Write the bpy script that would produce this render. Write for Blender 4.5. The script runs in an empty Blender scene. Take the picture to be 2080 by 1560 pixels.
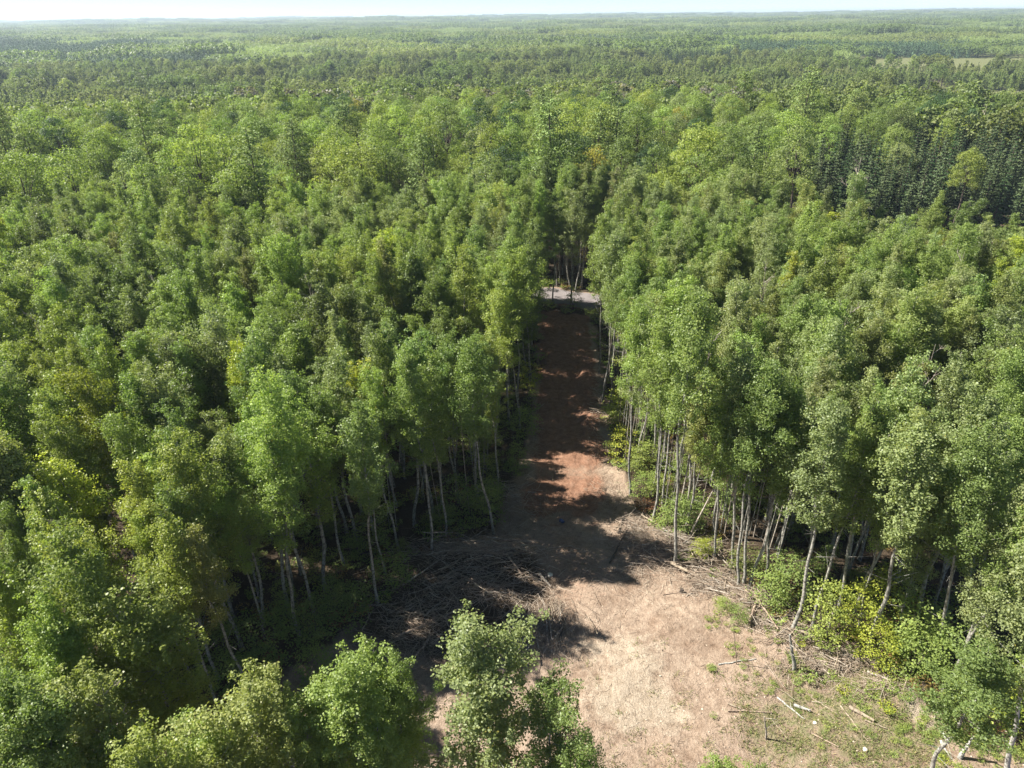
import bpy, math, random
import numpy as np
from mathutils import Matrix, Vector

# ------------------------------------------------------------------ camera, light, sky
R = math.radians
scene = bpy.context.scene
C = scene.collection
FPX, CX, CY, CAMH = 1442.0, 1040.0, 780.0, 36.0
cam_d = bpy.data.cameras.new("camera"); cam = bpy.data.objects.new("camera", cam_d); C.objects.link(cam)
cam_d.sensor_width = 36.0; cam_d.lens = 36.0*FPX/2080.0; cam_d.clip_start = 0.5; cam_d.clip_end = 40000.0
CR = Matrix.Rotation(R(90-27.5), 3, 'X') @ Matrix.Rotation(R(-0.69), 3, 'Z')
cam.matrix_world = Matrix.Translation((0, 0, CAMH)) @ CR.to_4x4()
scene.camera = cam

SUN_EL, SUN_AZ = 47.0, -79.0          # azimuth clockwise from +Y: the sun stands to the left, a little ahead
world = bpy.data.worlds.new("World"); scene.world = world; world.use_nodes = True
wn = world.node_tree; bg = wn.nodes['Background']
sky = wn.nodes.new('ShaderNodeTexSky'); sky.sky_type = 'NISHITA'; sky.sun_disc = False
sky.sun_elevation = R(SUN_EL); sky.sun_rotation = R(SUN_AZ); sky.altitude = 300; sky.air_density = 0.5; sky.dust_density = 0.0; sky.ozone_density = 1.6
wn.links.new(sky.outputs[0], bg.inputs[0]); bg.inputs[1].default_value = 0.054
sun_d = bpy.data.lights.new("sun", 'SUN'); sun_d.energy = 4.9; sun_d.angle = R(0.53); sun_d.color = (1.0, 0.95, 0.87)
sun = bpy.data.objects.new("sun", sun_d); C.objects.link(sun); sun.location = (-60, 10, 90)
sdir = Vector((math.sin(R(SUN_AZ))*math.cos(R(SUN_EL)), math.cos(R(SUN_AZ))*math.cos(R(SUN_EL)), math.sin(R(SUN_EL))))
sun.rotation_euler = (-sdir).to_track_quat('-Z', 'Y').to_euler()
scene.view_settings.view_transform = 'Standard'; scene.view_settings.look = 'None'
scene.view_settings.exposure = 1.55; scene.view_settings.gamma = 1.0
cy = scene.cycles
cy.max_bounces = 8; cy.diffuse_bounces = 5; cy.glossy_bounces = 2; cy.transmission_bounces = 5
cy.volume_bounces = 0; cy.transparent_max_bounces = 4
cy.caustics_reflective = False; cy.caustics_refractive = False
cy.use_adaptive_sampling = False
cy.use_denoising = True; cy.denoiser = 'OPENIMAGEDENOISE'; cy.denoising_input_passes = 'RGB_ALBEDO_NORMAL'; cy.denoising_prefilter = 'ACCURATE'
HAZE = 0.00015

# ------------------------------------------------------------------ helpers
rng = np.random.default_rng(11)
random.seed(5)
def ss(a, b, t):
    t = np.clip((t-a)/(b-a), 0, 1); return t*t*(3-2*t)
_wv = {}
def wob(x, y, L, seed, n=5):
    """smooth pseudo-noise in about -1..1 with wavelength L"""
    if seed not in _wv:
        g = np.random.default_rng(1000+seed); _wv[seed] = (g.uniform(0, 6.283, n), g.uniform(0, 6.283, n), g.uniform(0.7, 1.6, n))
    a, p, f = _wv[seed]; s = 0
    for i in range(len(a)): s = s+np.sin((x*math.cos(a[i])+y*math.sin(a[i]))*f[i]*6.283/L+p[i])
    return s/ (0.6*len(a))
def P(px, py, z=0.0):
    """point of the photograph -> world point on the level z"""
    d = CR @ Vector(((px-CX)/FPX, -(py-CY)/FPX, -1.0))
    t = (z-CAMH)/d.z
    return (d.x*t, d.y*t, z)
CRi = np.array(CR.transposed())
def proj(x, y, z):
    v = np.stack([x, y, z-CAMH]); c = CRi @ v
    return CX+FPX*c[0]/-c[2], CY-FPX*c[1]/-c[2], -c[2]

# clearing outline, read off the ground line of the wood
L_EDGE = [(1090, 632), (1098, 700), (1092, 800), (1068, 900), (1048, 980), (1000, 1082), (872, 1134), (790, 1212), (705, 1285), (620, 1345), (520, 1440), (400, 1560)]
R_EDGE = [(1200, 640), (1212, 700), (1228, 800), (1240, 900), (1268, 1000), (1335, 1075), (1400, 1150), (1500, 1205), (1600, 1288), (1700, 1330), (1800, 1395), (1930, 1480), (2080, 1545)]
CLR = [P(*p)[:2] for p in L_EDGE]+[(-17.5, 15), (-17, 2), (45, 2)]+[P(*p)[:2] for p in reversed(R_EDGE)]
CLR = np.array(CLR)
def seg_dist(x, y, poly, closed=True):
    x = np.atleast_1d(np.asarray(x, float)); y = np.atleast_1d(np.asarray(y, float)); d = np.full(x.shape, 1e9)
    n = len(poly)
    for i in range(n if closed else n-1):
        a = poly[i]; b = poly[(i+1) % n]; ex, ey = b[0]-a[0], b[1]-a[1]
        t = np.clip(((x-a[0])*ex+(y-a[1])*ey)/(ex*ex+ey*ey+1e-9), 0, 1)
        d = np.minimum(d, np.hypot(x-a[0]-t*ex, y-a[1]-t*ey))
    return d
def inside(x, y, poly):
    x = np.atleast_1d(np.asarray(x, float)); y = np.atleast_1d(np.asarray(y, float)); r = np.zeros(x.shape, bool); n = len(poly)
    for i in range(n):
        a = poly[i]; b = poly[(i+1) % n]
        c = ((a[1] > y) != (b[1] > y)) & (x < (b[0]-a[0])*(y-a[1])/((b[1]-a[1])+1e-12)+a[0]); r ^= c
    return r
def clr_sd(x, y):            # signed distance, positive inside the clearing
    d = seg_dist(x, y, CLR); return np.where(inside(x, y, CLR), d, -d)
TRACK = np.array([P(1141, 628)[:2], P(1146, 700)[:2], P(1152, 800)[:2], P(1156, 900)[:2], P(1150, 980)[:2], P(1144, 1045)[:2]])
r0 = P(1040, 590)[:2]; r1 = P(1146, 604)[:2]; r2 = P(1260, 622)[:2]
ROAD = np.array([(r0[0]-60, r0[1]+9), (r0[0]-25, r0[1]+4.5), r0, r1, r2, (r2[0]+25, r2[1]-5), (r2[0]+70, r2[1]-20)])
MOUNDS = [(P(960, 1150), 4.0, 1.5, 0.9), (P(900, 1225), 3.2, 1.6, 0.5), (P(1050, 1290), 2.0, 1.4, 0.25), (P(1350, 1110), 1.8, 1.1, 0.7), (P(1112, 742), 0.9, 1.4, 0.55), (P(1196, 765), 0.9, 1.8, 0.6), (P(1200, 850), 0.8, 1.6, 0.45),
          (P(1520, 1225), 1.6, 1.0, 0.5), (P(1850, 1425), 2.0, 0.9, 0.7), (P(1080, 950), 1.0, 2.0, 0.4), (P(1040, 1010), 1.3, 1.5, 0.6), (P(1270, 1060), 1.2, 0.9, 0.4), (P(1620, 1300), 1.4, 0.8, 0.4)]
def gz(x, y):
    x = np.asarray(x, float); y = np.asarray(y, float); r = np.hypot(x, y)
    z = 0.05*wob(x, y, 3.1, 1)+0.11*wob(x, y, 9.0, 2)
    z = z-6.5*ss(120, 420, r)+20*ss(700, 6500, r)+1.6*wob(x, y, 160, 3)*ss(130, 300, r)+4.0*wob(x, y, 520, 4)*ss(300, 1200, r)+9*wob(x, y, 1900, 5)*ss(1500, 5000, r)
    for (c, sx, sy, h) in MOUNDS: z = z+h*np.exp(-((x-c[0])/sx)**2-((y-c[1])/sy)**2)
    return z
def gz1(x, y): return float(gz(np.array([x]), np.array([y]))[0])
def PG(px, py): 
    p = P(px, py); return (p[0], p[1], gz1(p[0], p[1]))

class MB:
    def __init__(s): s.v = []; s.f = []; s.lv = []; s.mi = []; s.n = 0
    def add(s, v, f, lv=None, mi=0):
        v = np.asarray(v, np.float32); f = np.asarray(f, np.int32)
        s.v.append(v); s.f.append(f+s.n); s.n += len(v)
        s.lv.append(np.full(len(f), 0.5, np.float32) if lv is None else np.asarray(lv, np.float32))
        s.mi.append(np.full(len(f), mi, np.int32))
    def tube(s, pts, rad, k=5, lv=0.5, mi=0, cap=True):
        pts = np.asarray(pts, float); n = len(pts); rad = np.broadcast_to(rad, (n,))
        t = np.gradient(pts, axis=0); t /= np.linalg.norm(t, axis=1)[:, None]+1e-9
        ref = np.array([0, 0, 1.0]) if abs(t[0, 2]) < 0.8 else np.array([1.0, 0, 0])
        u = np.cross(t, ref); u /= np.linalg.norm(u, axis=1)[:, None]+1e-9; w = np.cross(t, u)
        a = np.arange(k)*2*math.pi/k
        v = (pts[:, None]+rad[:, None, None]*(np.cos(a)[None, :, None]*u[:, None]+np.sin(a)[None, :, None]*w[:, None])).reshape(-1, 3)
        i = np.arange(n-1)[:, None]*k; j = np.arange(k)[None]
        f = np.stack([i+j, i+(j+1) % k, i+k+(j+1) % k, i+k+j], -1).reshape(-1, 4)
        s.add(v, f, np.full(len(f), lv), mi)
        if cap:
            for e in (0, n-1):
                ring = v[e*k:(e+1)*k]
                if k == 4 or k == 3: 
                    q = [[0, 1, 2, 3 % k]] if k == 4 else None
                c = pts[e][None]; vv = np.concatenate([ring, c])
                ff = [[q2, (q2+1) % k, k, k] for q2 in range(k)]
                s.add(vv, ff, np.full(k, lv), mi)
    def leaves(s, c, nrm, size, asp=0.62, lv=None, mi=0, axis=None, g=rng):
        n = len(c); size = np.broadcast_to(size, (n,))[:, None]
        nrm = nrm/(np.linalg.norm(nrm, axis=1)[:, None]+1e-9)
        ax = g.normal(size=(n, 3)) if axis is None else axis
        u = np.cross(nrm, ax); u /= np.linalg.norm(u, axis=1)[:, None]+1e-9; w = np.cross(nrm, u)
        if axis is not None: u, w = w, u
        v = np.stack([c-u*size*0.5, c+w*size*asp*0.5+nrm*size*0.10, c+u*size*0.5, c-w*size*asp*0.5+nrm*size*0.10], 1).reshape(-1, 3)
        f = np.arange(n*4).reshape(n, 4)
        s.add(v, f, g.random(n) if lv is None else lv, mi)
    def mesh(s, name, mats, smooth=False):
        me = bpy.data.meshes.new(name)
        V = np.concatenate(s.v); F = np.concatenate(s.f); L = np.concatenate(s.lv); M = np.concatenate(s.mi)
        tri = F[:, 2] == F[:, 3]
        tot = np.where(tri, 3, 4).astype(np.int32); st = np.zeros(len(F), np.int32); st[1:] = np.cumsum(tot)[:-1]
        keep = np.ones(F.shape, bool); keep[tri, 3] = False
        me.vertices.add(len(V)); me.vertices.foreach_set('co', V.ravel())
        me.loops.add(int(tot.sum())); me.loops.foreach_set('vertex_index', F[keep])
        me.polygons.add(len(F)); me.polygons.foreach_set('loop_start', st); me.polygons.foreach_set('material_index', M)
        me.update(calc_edges=True)
        at = me.attributes.new('lv', 'FLOAT', 'FACE'); at.data.foreach_set('value', L)
        for m in mats: me.materials.append(m)
        if smooth: me.polygons.foreach_set('use_smooth', np.ones(len(F), bool))
        return me
def new(name, me, parent=None, loc=None):
    o = bpy.data.objects.new(name, me); C.objects.link(o)
    if parent: o.parent = parent
    if loc is not None: o.location = loc
    return o
def tag(o, label=None, cat=None, group=None, kind=None):
    if label: o['label'] = label
    if cat: o['category'] = cat
    if group: o['group'] = group
    if kind: o['kind'] = kind
    return o

# ------------------------------------------------------------------ materials
def mat(name):
    m = bpy.data.materials.new(name); m.use_nodes = True; nt = m.node_tree; nt.nodes.clear()
    out = nt.nodes.new('ShaderNodeOutputMaterial'); return m, nt, out
def N(nt, typ, **kw):
    n = nt.nodes.new(typ)
    for k, v in kw.items():
        if k.startswith('_'): setattr(n, k[1:], v)
        else: n.inputs[k.replace('0', ' ') if k not in n.inputs else k].default_value = v
    return n
def attr(nt, name, typ='GEOMETRY'):
    n = nt.nodes.new('ShaderNodeAttribute'); n.attribute_name = name; n.attribute_type = typ; return n
def mix(nt, fac, a, b, blend='MIX'):
    n = nt.nodes.new('ShaderNodeMix'); n.data_type = 'RGBA'; n.blend_type = blend
    for idx, v in ((0, fac), (6, a), (7, b)):
        if hasattr(v, 'default_value') or hasattr(v, 'is_linked'): nt.links.new(v, n.inputs[idx])
        else: n.inputs[idx].default_value = (*v, 1) if isinstance(v, tuple) and len(v) == 3 else v
    return n.outputs[2]
def math_(nt, op, a, b=0.5, clamp=False):
    n = nt.nodes.new('ShaderNodeMath'); n.operation = op; n.use_clamp = clamp
    for i, v in enumerate((a, b)):
        if hasattr(v, 'default_value'): nt.links.new(v, n.inputs[i])
        else: n.inputs[i].default_value = v
    return n.outputs[0]
def ramp(nt, v, stops, mode='LINEAR'):
    n = nt.nodes.new('ShaderNodeValToRGB'); cr = n.color_ramp; cr.interpolation = mode
    while len(cr.elements) < len(stops): cr.elements.new(0.5)
    for e, (p, c) in zip(cr.elements, stops): e.position = p; e.color = (*c, 1) if len(c) == 3 else c
    nt.links.new(v, n.inputs[0]); return n.outputs[0]
def noise(nt, vec, scale, detail=4, rough=0.55):
    n = nt.nodes.new('ShaderNodeTexNoise'); n.inputs['Scale'].default_value = scale; n.inputs['Detail'].default_value = detail; n.inputs['Roughness'].default_value = rough
    if vec is not None: nt.links.new(vec, n.inputs['Vector'])
    return n.outputs[0]

def leaf_mat(name, gloss=0.35, rough=0.45, trans=0.44, yellow=(0.32, 0.29, 0.07), yfrac=0.025):
    m, nt, out = mat(name)
    t = attr(nt, 'tint', 'INSTANCER'); lv = attr(nt, 'lv')
    br = ramp(nt, lv.outputs['Fac'], [(0.0, (0.80, 0.82, 0.80)), (0.5, (1.08, 1.08, 1.06)), (0.86, (1.25, 1.18, 1.02)), (1.0, (1.62, 1.45, 1.35))])
    col = mix(nt, 1.0, t.outputs['Color'], br, 'MULTIPLY')
    yl = math_(nt, 'LESS_THAN', lv.outputs['Fac'], yfrac)
    col = mix(nt, yl, col, yellow)
    p = N(nt, 'ShaderNodeBsdfPrincipled', Roughness=rough); nt.links.new(col, p.inputs['Base Color'])
    p.inputs['Specular IOR Level'].default_value = gloss
    tcol = mix(nt, 1.0, col, (1.3, 1.38, 0.62), 'MULTIPLY')
    tr = N(nt, 'ShaderNodeBsdfTranslucent'); nt.links.new(tcol, tr.inputs[0])
    mx = N(nt, 'ShaderNodeMixShader'); mx.inputs[0].default_value = trans
    nt.links.new(p.outputs[0], mx.inputs[1]); nt.links.new(tr.outputs[0], mx.inputs[2]); nt.links.new(mx.outputs[0], out.inputs[0])
    return m
def bark_mat(name, light, dark, patch=0.45, scale=6.0):
    m, nt, out = mat(name)
    tc = nt.nodes.new('ShaderNodeTexCoord'); mp = nt.nodes.new('ShaderNodeMapping'); nt.links.new(tc.outputs['Object'], mp.inputs[0]); mp.inputs['Scale'].default_value = (1, 1, 0.8)
    n1 = noise(nt, mp.outputs[0], scale, 5, 0.7); n2 = noise(nt, mp.outputs[0], 0.8, 2)
    mask = ramp(nt, n1, [(patch, (1, 1, 1)), (patch+0.12, (0, 0, 0))])
    c = mix(nt, mask, light, dark); c2 = mix(nt, n2, c, mix(nt, 1.0, c, (0.72, 0.70, 0.64), 'MULTIPLY'))
    p = N(nt, 'ShaderNodeBsdfPrincipled', Roughness=0.85); nt.links.new(c2, p.inputs['Base Color'])
    b = N(nt, 'ShaderNodeBump', Strength=0.5, Distance=0.03); nt.links.new(n1, b.inputs['Height']); nt.links.new(b.outputs[0], p.inputs['Normal'])
    nt.links.new(p.outputs[0], out.inputs[0]); return m
M_LEAF = leaf_mat('aspen_leaves')
M_MAPLE = leaf_mat('maple_leaves', gloss=0.25, rough=0.5, trans=0.42)
M_NEEDLE = leaf_mat('needles', gloss=0.15, rough=0.6, trans=0.15, yfrac=0.0)
M_GRASS = leaf_mat('grass_blades', gloss=0.2, rough=0.6, trans=0.3, yellow=(0.34, 0.28, 0.14), yfrac=0.25)
M_ASPEN = bark_mat('aspen_bark', (0.36, 0.35, 0.31), (0.10, 0.09, 0.075), 0.41)
M_BIRCH = bark_mat('birch_bark', (0.46, 0.445, 0.41), (0.10, 0.10, 0.08), 0.38)
M_BROWN = bark_mat('rough_bark', (0.17, 0.13, 0.10), (0.06, 0.045, 0.035), 0.5)
M_DEAD = bark_mat('weathered_dead_wood', (0.43, 0.38, 0.325), (0.19, 0.155, 0.12), 0.42)
M_DARKW = bark_mat('dark_wood', (0.16, 0.13, 0.10), (0.05, 0.04, 0.03), 0.5)  # wood in darker browns, for the dark poles and sticks
M_PALEW = bark_mat('peeled_pale_wood', (0.38, 0.315, 0.235), (0.19, 0.145, 0.10), 0.42)
M_TANW = bark_mat('tan_branch_wood', (0.40, 0.31, 0.23), (0.17, 0.12, 0.09), 0.45)
def litter_mat():
    m, nt, out = mat('mixed_woody_litter'); lv = attr(nt, 'lv')
    c = ramp(nt, lv.outputs['Fac'], [(0.0, (0.10, 0.07, 0.05)), (0.35, (0.24, 0.18, 0.13)), (0.7, (0.36, 0.28, 0.205)), (1.0, (0.52, 0.45, 0.36))])
    p = N(nt, 'ShaderNodeBsdfPrincipled', Roughness=0.85); nt.links.new(c, p.inputs['Base Color']); nt.links.new(p.outputs[0], out.inputs[0]); return m
M_LITTER = litter_mat()

def soil_mat(name):
    m, nt, out = mat(name)
    tc = nt.nodes.new('ShaderNodeTexCoord'); V = tc.outputs['Object']
    z = attr(nt, 'zone'); sp = nt.nodes.new('ShaderNodeSeparateColor'); nt.links.new(z.outputs['Color'], sp.inputs[0])
    n_big = noise(nt, V, 0.35, 5, 0.6); n_mid = noise(nt, V, 1.7, 6, 0.65); n_fin = noise(nt, V, 9.0, 6, 0.7)
    def edge(mask, nz, k=0.9, w=0.18):
        v = math_(nt, 'ADD', mask, math_(nt, 'MULTIPLY', math_(nt, 'SUBTRACT', nz, 0.5), k))
        return ramp(nt, v, [(0.5-w, (0, 0, 0)), (0.5+w, (1, 1, 1))])
    tan = ramp(nt, n_mid, [(0.25, (0.163, 0.114, 0.078)), (0.45, (0.266, 0.197, 0.145)), (0.62, (0.326, 0.250, 0.188)), (0.8, (0.229, 0.164, 0.118))])
    sand = ramp(nt, n_mid, [(0.3, (0.296, 0.236, 0.172)), (0.6, (0.399, 0.335, 0.258)), (0.8, (0.340, 0.273, 0.203))])
    red = ramp(nt, n_mid, [(0.25, (0.15, 0.078, 0.050)), (0.5, (0.24, 0.134, 0.086)), (0.75, (0.31, 0.19, 0.132))])
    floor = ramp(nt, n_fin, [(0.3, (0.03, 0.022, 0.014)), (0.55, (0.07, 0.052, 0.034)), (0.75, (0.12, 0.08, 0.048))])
    green = ramp(nt, n_fin, [(0.3, (0.084, 0.101, 0.034)), (0.6, (0.168, 0.176, 0.076))])
    tan = mix(nt, 1.0, tan, ramp(nt, n_big, [(0.32, (0.90, 0.86, 0.83)), (0.5, (1.10, 1.12, 1.13)), (0.68, (1.24, 1.28, 1.30))]), 'MULTIPLY')
    c = mix(nt, edge(sp.outputs[1], n_mid), tan, sand)
    c = mix(nt, edge(sp.outputs[2], n_mid, 1.3, 0.2), c, green)
    c = mix(nt, edge(sp.outputs[0], n_mid, 0.7, 0.16), c, red)
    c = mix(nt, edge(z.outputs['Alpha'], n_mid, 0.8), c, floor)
    # fibrous mottling of shredded wood pressed into the soil
    mp = nt.nodes.new('ShaderNodeMapping'); nt.links.new(V, mp.inputs[0]); mp.inputs['Scale'].default_value = (2.5, 14, 4); mp.inputs['Rotation'].default_value = (0, 0, 0.5)
    f1 = noise(nt, mp.outputs[0], 1.6, 5, 0.7)
    mp2 = nt.nodes.new('ShaderNodeMapping'); nt.links.new(V, mp2.inputs[0]); mp2.inputs['Scale'].default_value = (13, 2.4, 4); mp2.inputs['Rotation'].default_value = (0, 0, 0.9)
    f2 = noise(nt, mp2.outputs[0], 1.6, 5, 0.7)
    ff = ramp(nt, math_(nt, 'ADD', math_(nt, 'MULTIPLY', f1, 0.5), math_(nt, 'MULTIPLY', f2, 0.5)), [(0.32, (0.62, 0.56, 0.50)), (0.5, (1, 1, 1)), (0.68, (1.22, 1.2, 1.16))])
    c = mix(nt, 1.0, c, ff, 'MULTIPLY')
    fn = ramp(nt, n_fin, [(0.3, (0.8, 0.78, 0.76)), (0.7, (1.15, 1.15, 1.15))]); c = mix(nt, 1.0, c, fn, 'MULTIPLY')
    p = N(nt, 'ShaderNodeBsdfPrincipled', Roughness=0.95); p.inputs['Specular IOR Level'].default_value = 0.15; nt.links.new(c, p.inputs['Base Color'])
    h = math_(nt, 'ADD', math_(nt, 'MULTIPLY', n_fin, 0.4), math_(nt, 'ADD', n_mid, math_(nt, 'MULTIPLY', f1, 0.3)))
    b = N(nt, 'ShaderNodeBump', Strength=1.0, Distance=0.2); nt.links.new(h, b.inputs['Height']); nt.links.new(b.outputs[0], p.inputs['Normal'])
    nt.links.new(p.outputs[0], out.inputs[0]); return m
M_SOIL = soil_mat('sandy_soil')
def gravel_mat():
    m, nt, out = mat('grey_gravel'); tc = nt.nodes.new('ShaderNodeTexCoord'); V = tc.outputs['Object']
    a = noise(nt, V, 0.6, 4); b_ = noise(nt, V, 12, 4, 0.7)
    c = ramp(nt, a, [(0.3, (0.14, 0.12, 0.115)), (0.7, (0.215, 0.19, 0.185))]); c = mix(nt, 1.0, c, ramp(nt, b_, [(0.3, (0.75, 0.75, 0.75)), (0.7, (1.2, 1.2, 1.2))]), 'MULTIPLY')
    p = N(nt, 'ShaderNodeBsdfPrincipled', Roughness=0.9); nt.links.new(c, p.inputs['Base Color'])
    bp = N(nt, 'ShaderNodeBump', Strength=0.6, Distance=0.05); nt.links.new(b_, bp.inputs['Height']); nt.links.new(bp.outputs[0], p.inputs['Normal']); nt.links.new(p.outputs[0], out.inputs[0]); return m
M_GRAVEL = gravel_mat()
def plain(name, col, rough=0.6):
    m, nt, out = mat(name); tc = nt.nodes.new('ShaderNodeTexCoord'); a = noise(nt, tc.outputs['Object'], 8, 4)
    c = ramp(nt, a, [(0.3, tuple(v*0.75 for v in col)), (0.7, tuple(min(1, v*1.15) for v in col))])
    p = N(nt, 'ShaderNodeBsdfPrincipled', Roughness=rough); nt.links.new(c, p.inputs['Base Color']); nt.links.new(p.outputs[0], out.inputs[0]); return m

# ------------------------------------------------------------------ ground (one sheet to beyond the horizon), track, road
def axis(lo, hi, step, far_lo, far_hi, g=1.16):
    core = list(np.arange(lo, hi+1e-6, step)); up = [hi]; s = step
    while up[-1] < far_hi: s *= g; up.append(up[-1]+s)
    dn = [lo]; s = step
    while dn[-1] > far_lo: s *= g; dn.append(dn[-1]-s)
    return np.array(sorted(set(core+up[1:]+dn[1:])))
def zones(x, y):
    sd = clr_sd(x, y)
    dt = seg_dist(x, y, TRACK, False); dr = seg_dist(x, y, ROAD, False)
    n = wob(x, y, 2.6, 21)*0.35+wob(x, y, 7, 22)*0.4
    red = 1-ss(2.3, 4.3, dt+n*0.8); red *= 1-0.45*ss(1.5, 0, np.abs(y-P(1150, 960)[1])/2.2)
    tr = 1-ss(0.5, 4.5, np.hypot((x-P(1100, 1150)[0])/1.4, (y-P(1100, 1150)[1])/1.2)-2+n)     # brown churned soil where the track meets the clearing
    red = red*ss(P(1144, 1110)[1], P(1144, 1000)[1], y+1.2*wob(x, y, 3.3, 24)+0.6*wob(x, y, 1.4, 25))
    red = np.maximum(red, 0.40*tr)
    s1 = P(1270, 1370); s2 = P(1330, 1470); s3 = P(1180, 960)
    sand = (1-ss(1.5, 5, np.hypot((x-s1[0])/1.25, y-s1[1])+n))*0.62+(1-ss(0.5, 4.0, np.hypot((x-s2[0]), y-s2[1])+n))*0.42+(1-ss(0.3, 2.4, np.hypot(x-s3[0], (y-s3[1])/1.2)+n*0.5))*0.75
    b1 = P(1860, 1440); sand += 1.0*(1-ss(0.3, 1.6, np.hypot((x-b1[0])/0.8, (y-b1[1])/1.4)))
    sand += 0.18*wob(x, y, 5, 23)
    g1 = P(1720, 1470); green = (1-ss(2, 7.5, np.hypot((x-g1[0])/1.3, (y-g1[1])/0.8)+n*2))*0.5+0.25*ss(1.8, 0.3, np.abs(sd))*ss(5, 8, x)
    green = green*(1-ss(0.4, 1.0, sand))
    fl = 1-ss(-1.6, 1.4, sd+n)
    pl = P(900, 1210); fl = np.maximum(fl, 0.80*(1-ss(0.7, 1.25, np.hypot((x-pl[0])/8.5, (y-pl[1])/6.0)+n*0.2)))  # brown slash litter by the left piles, coloured darker still to deepen the tree shade
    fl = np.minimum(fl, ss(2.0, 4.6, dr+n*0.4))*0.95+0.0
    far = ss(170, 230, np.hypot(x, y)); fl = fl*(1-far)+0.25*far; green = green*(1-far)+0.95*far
    return np.stack([np.clip(red, 0, 1), np.clip(sand, 0, 1), np.clip(green, 0, 1), np.clip(fl, 0, 1)], -1)
def grid_mesh(name, xs, ys, zoff=None, mat_=M_SOIL, keep=None):
    X, Y = np.meshgrid(xs, ys); x = X.ravel(); y = Y.ravel(); z = gz(x, y)
    r = np.hypot(x, y); z = z+0.03*np.sin(x*2.3+1.2*np.sin(y*1.9))*np.sin(y*2.7+x*0.6)*(r < 140)
    if zoff is not None: z = z+zoff(x, y)
    nx, ny = len(xs), len(ys); i = np.arange(ny-1)[:, None]*nx; j = np.arange(nx-1)[None]
    f = np.stack([i+j, i+j+1, i+nx+j+1, i+nx+j], -1).reshape(-1, 4)
    if keep is not None: k = keep(x, y); f = f[k[f].any(1)]
    used = np.unique(f); mp = np.full(len(x), -1); mp[used] = np.arange(len(used)); f = mp[f]
    v = np.stack([x, y, z], -1)[used]
    mb = MB(); mb.add(v, f); me = mb.mesh(name, [mat_], smooth=True)
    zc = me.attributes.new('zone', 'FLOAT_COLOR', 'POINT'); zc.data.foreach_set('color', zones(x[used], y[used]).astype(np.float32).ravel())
    return me
gx = axis(-26, 34, 0.3, -9500, 9500); gy = axis(18, 106, 0.3, -60, 9500)
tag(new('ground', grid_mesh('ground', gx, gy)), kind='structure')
def trk_off(x, y):
    d = seg_dist(x, y, TRACK, False); e = d+0.35*wob(x, y, 1.9, 31)+0.25*wob(x, y, 4.1, 32)
    rut = -0.09*np.exp(-((d-1.0)/0.28)**2)+0.05*np.exp(-((d-1.75)/0.3)**2)+0.03*wob(x, y, 1.3, 35)
    return 0.05-0.16*ss(2.2, 3.2, e+1.6*ss(P(1144, 960)[1], P(1144, 1045)[1], y)*(1+0.5*wob(x, y, 2.2, 34)))+rut*(e < 2.4)
tag(new('dirt_track', grid_mesh('dirt_track', np.arange(-1, 12, 0.2), np.arange(38, 94.5, 0.2), trk_off, keep=lambda x, y: (seg_dist(x, y, TRACK, False) < 3.6) & (seg_dist(x, y, ROAD, False) > 2.2))), kind='structure')
def rd_off(x, y):
    d = seg_dist(x, y, ROAD, False)+0.15*wob(x, y, 2.2, 33); return 0.12-0.03*(d/2.8)**2-0.3*ss(2.7, 3.3, d)
tag(new('gravel_road', grid_mesh('gravel_road', np.arange(-70, 90, 0.5), np.arange(70, 116, 0.4), rd_off, M_GRAVEL, keep=lambda x, y: seg_dist(x, y, ROAD, False) < 3.8)), kind='structure')

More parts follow.
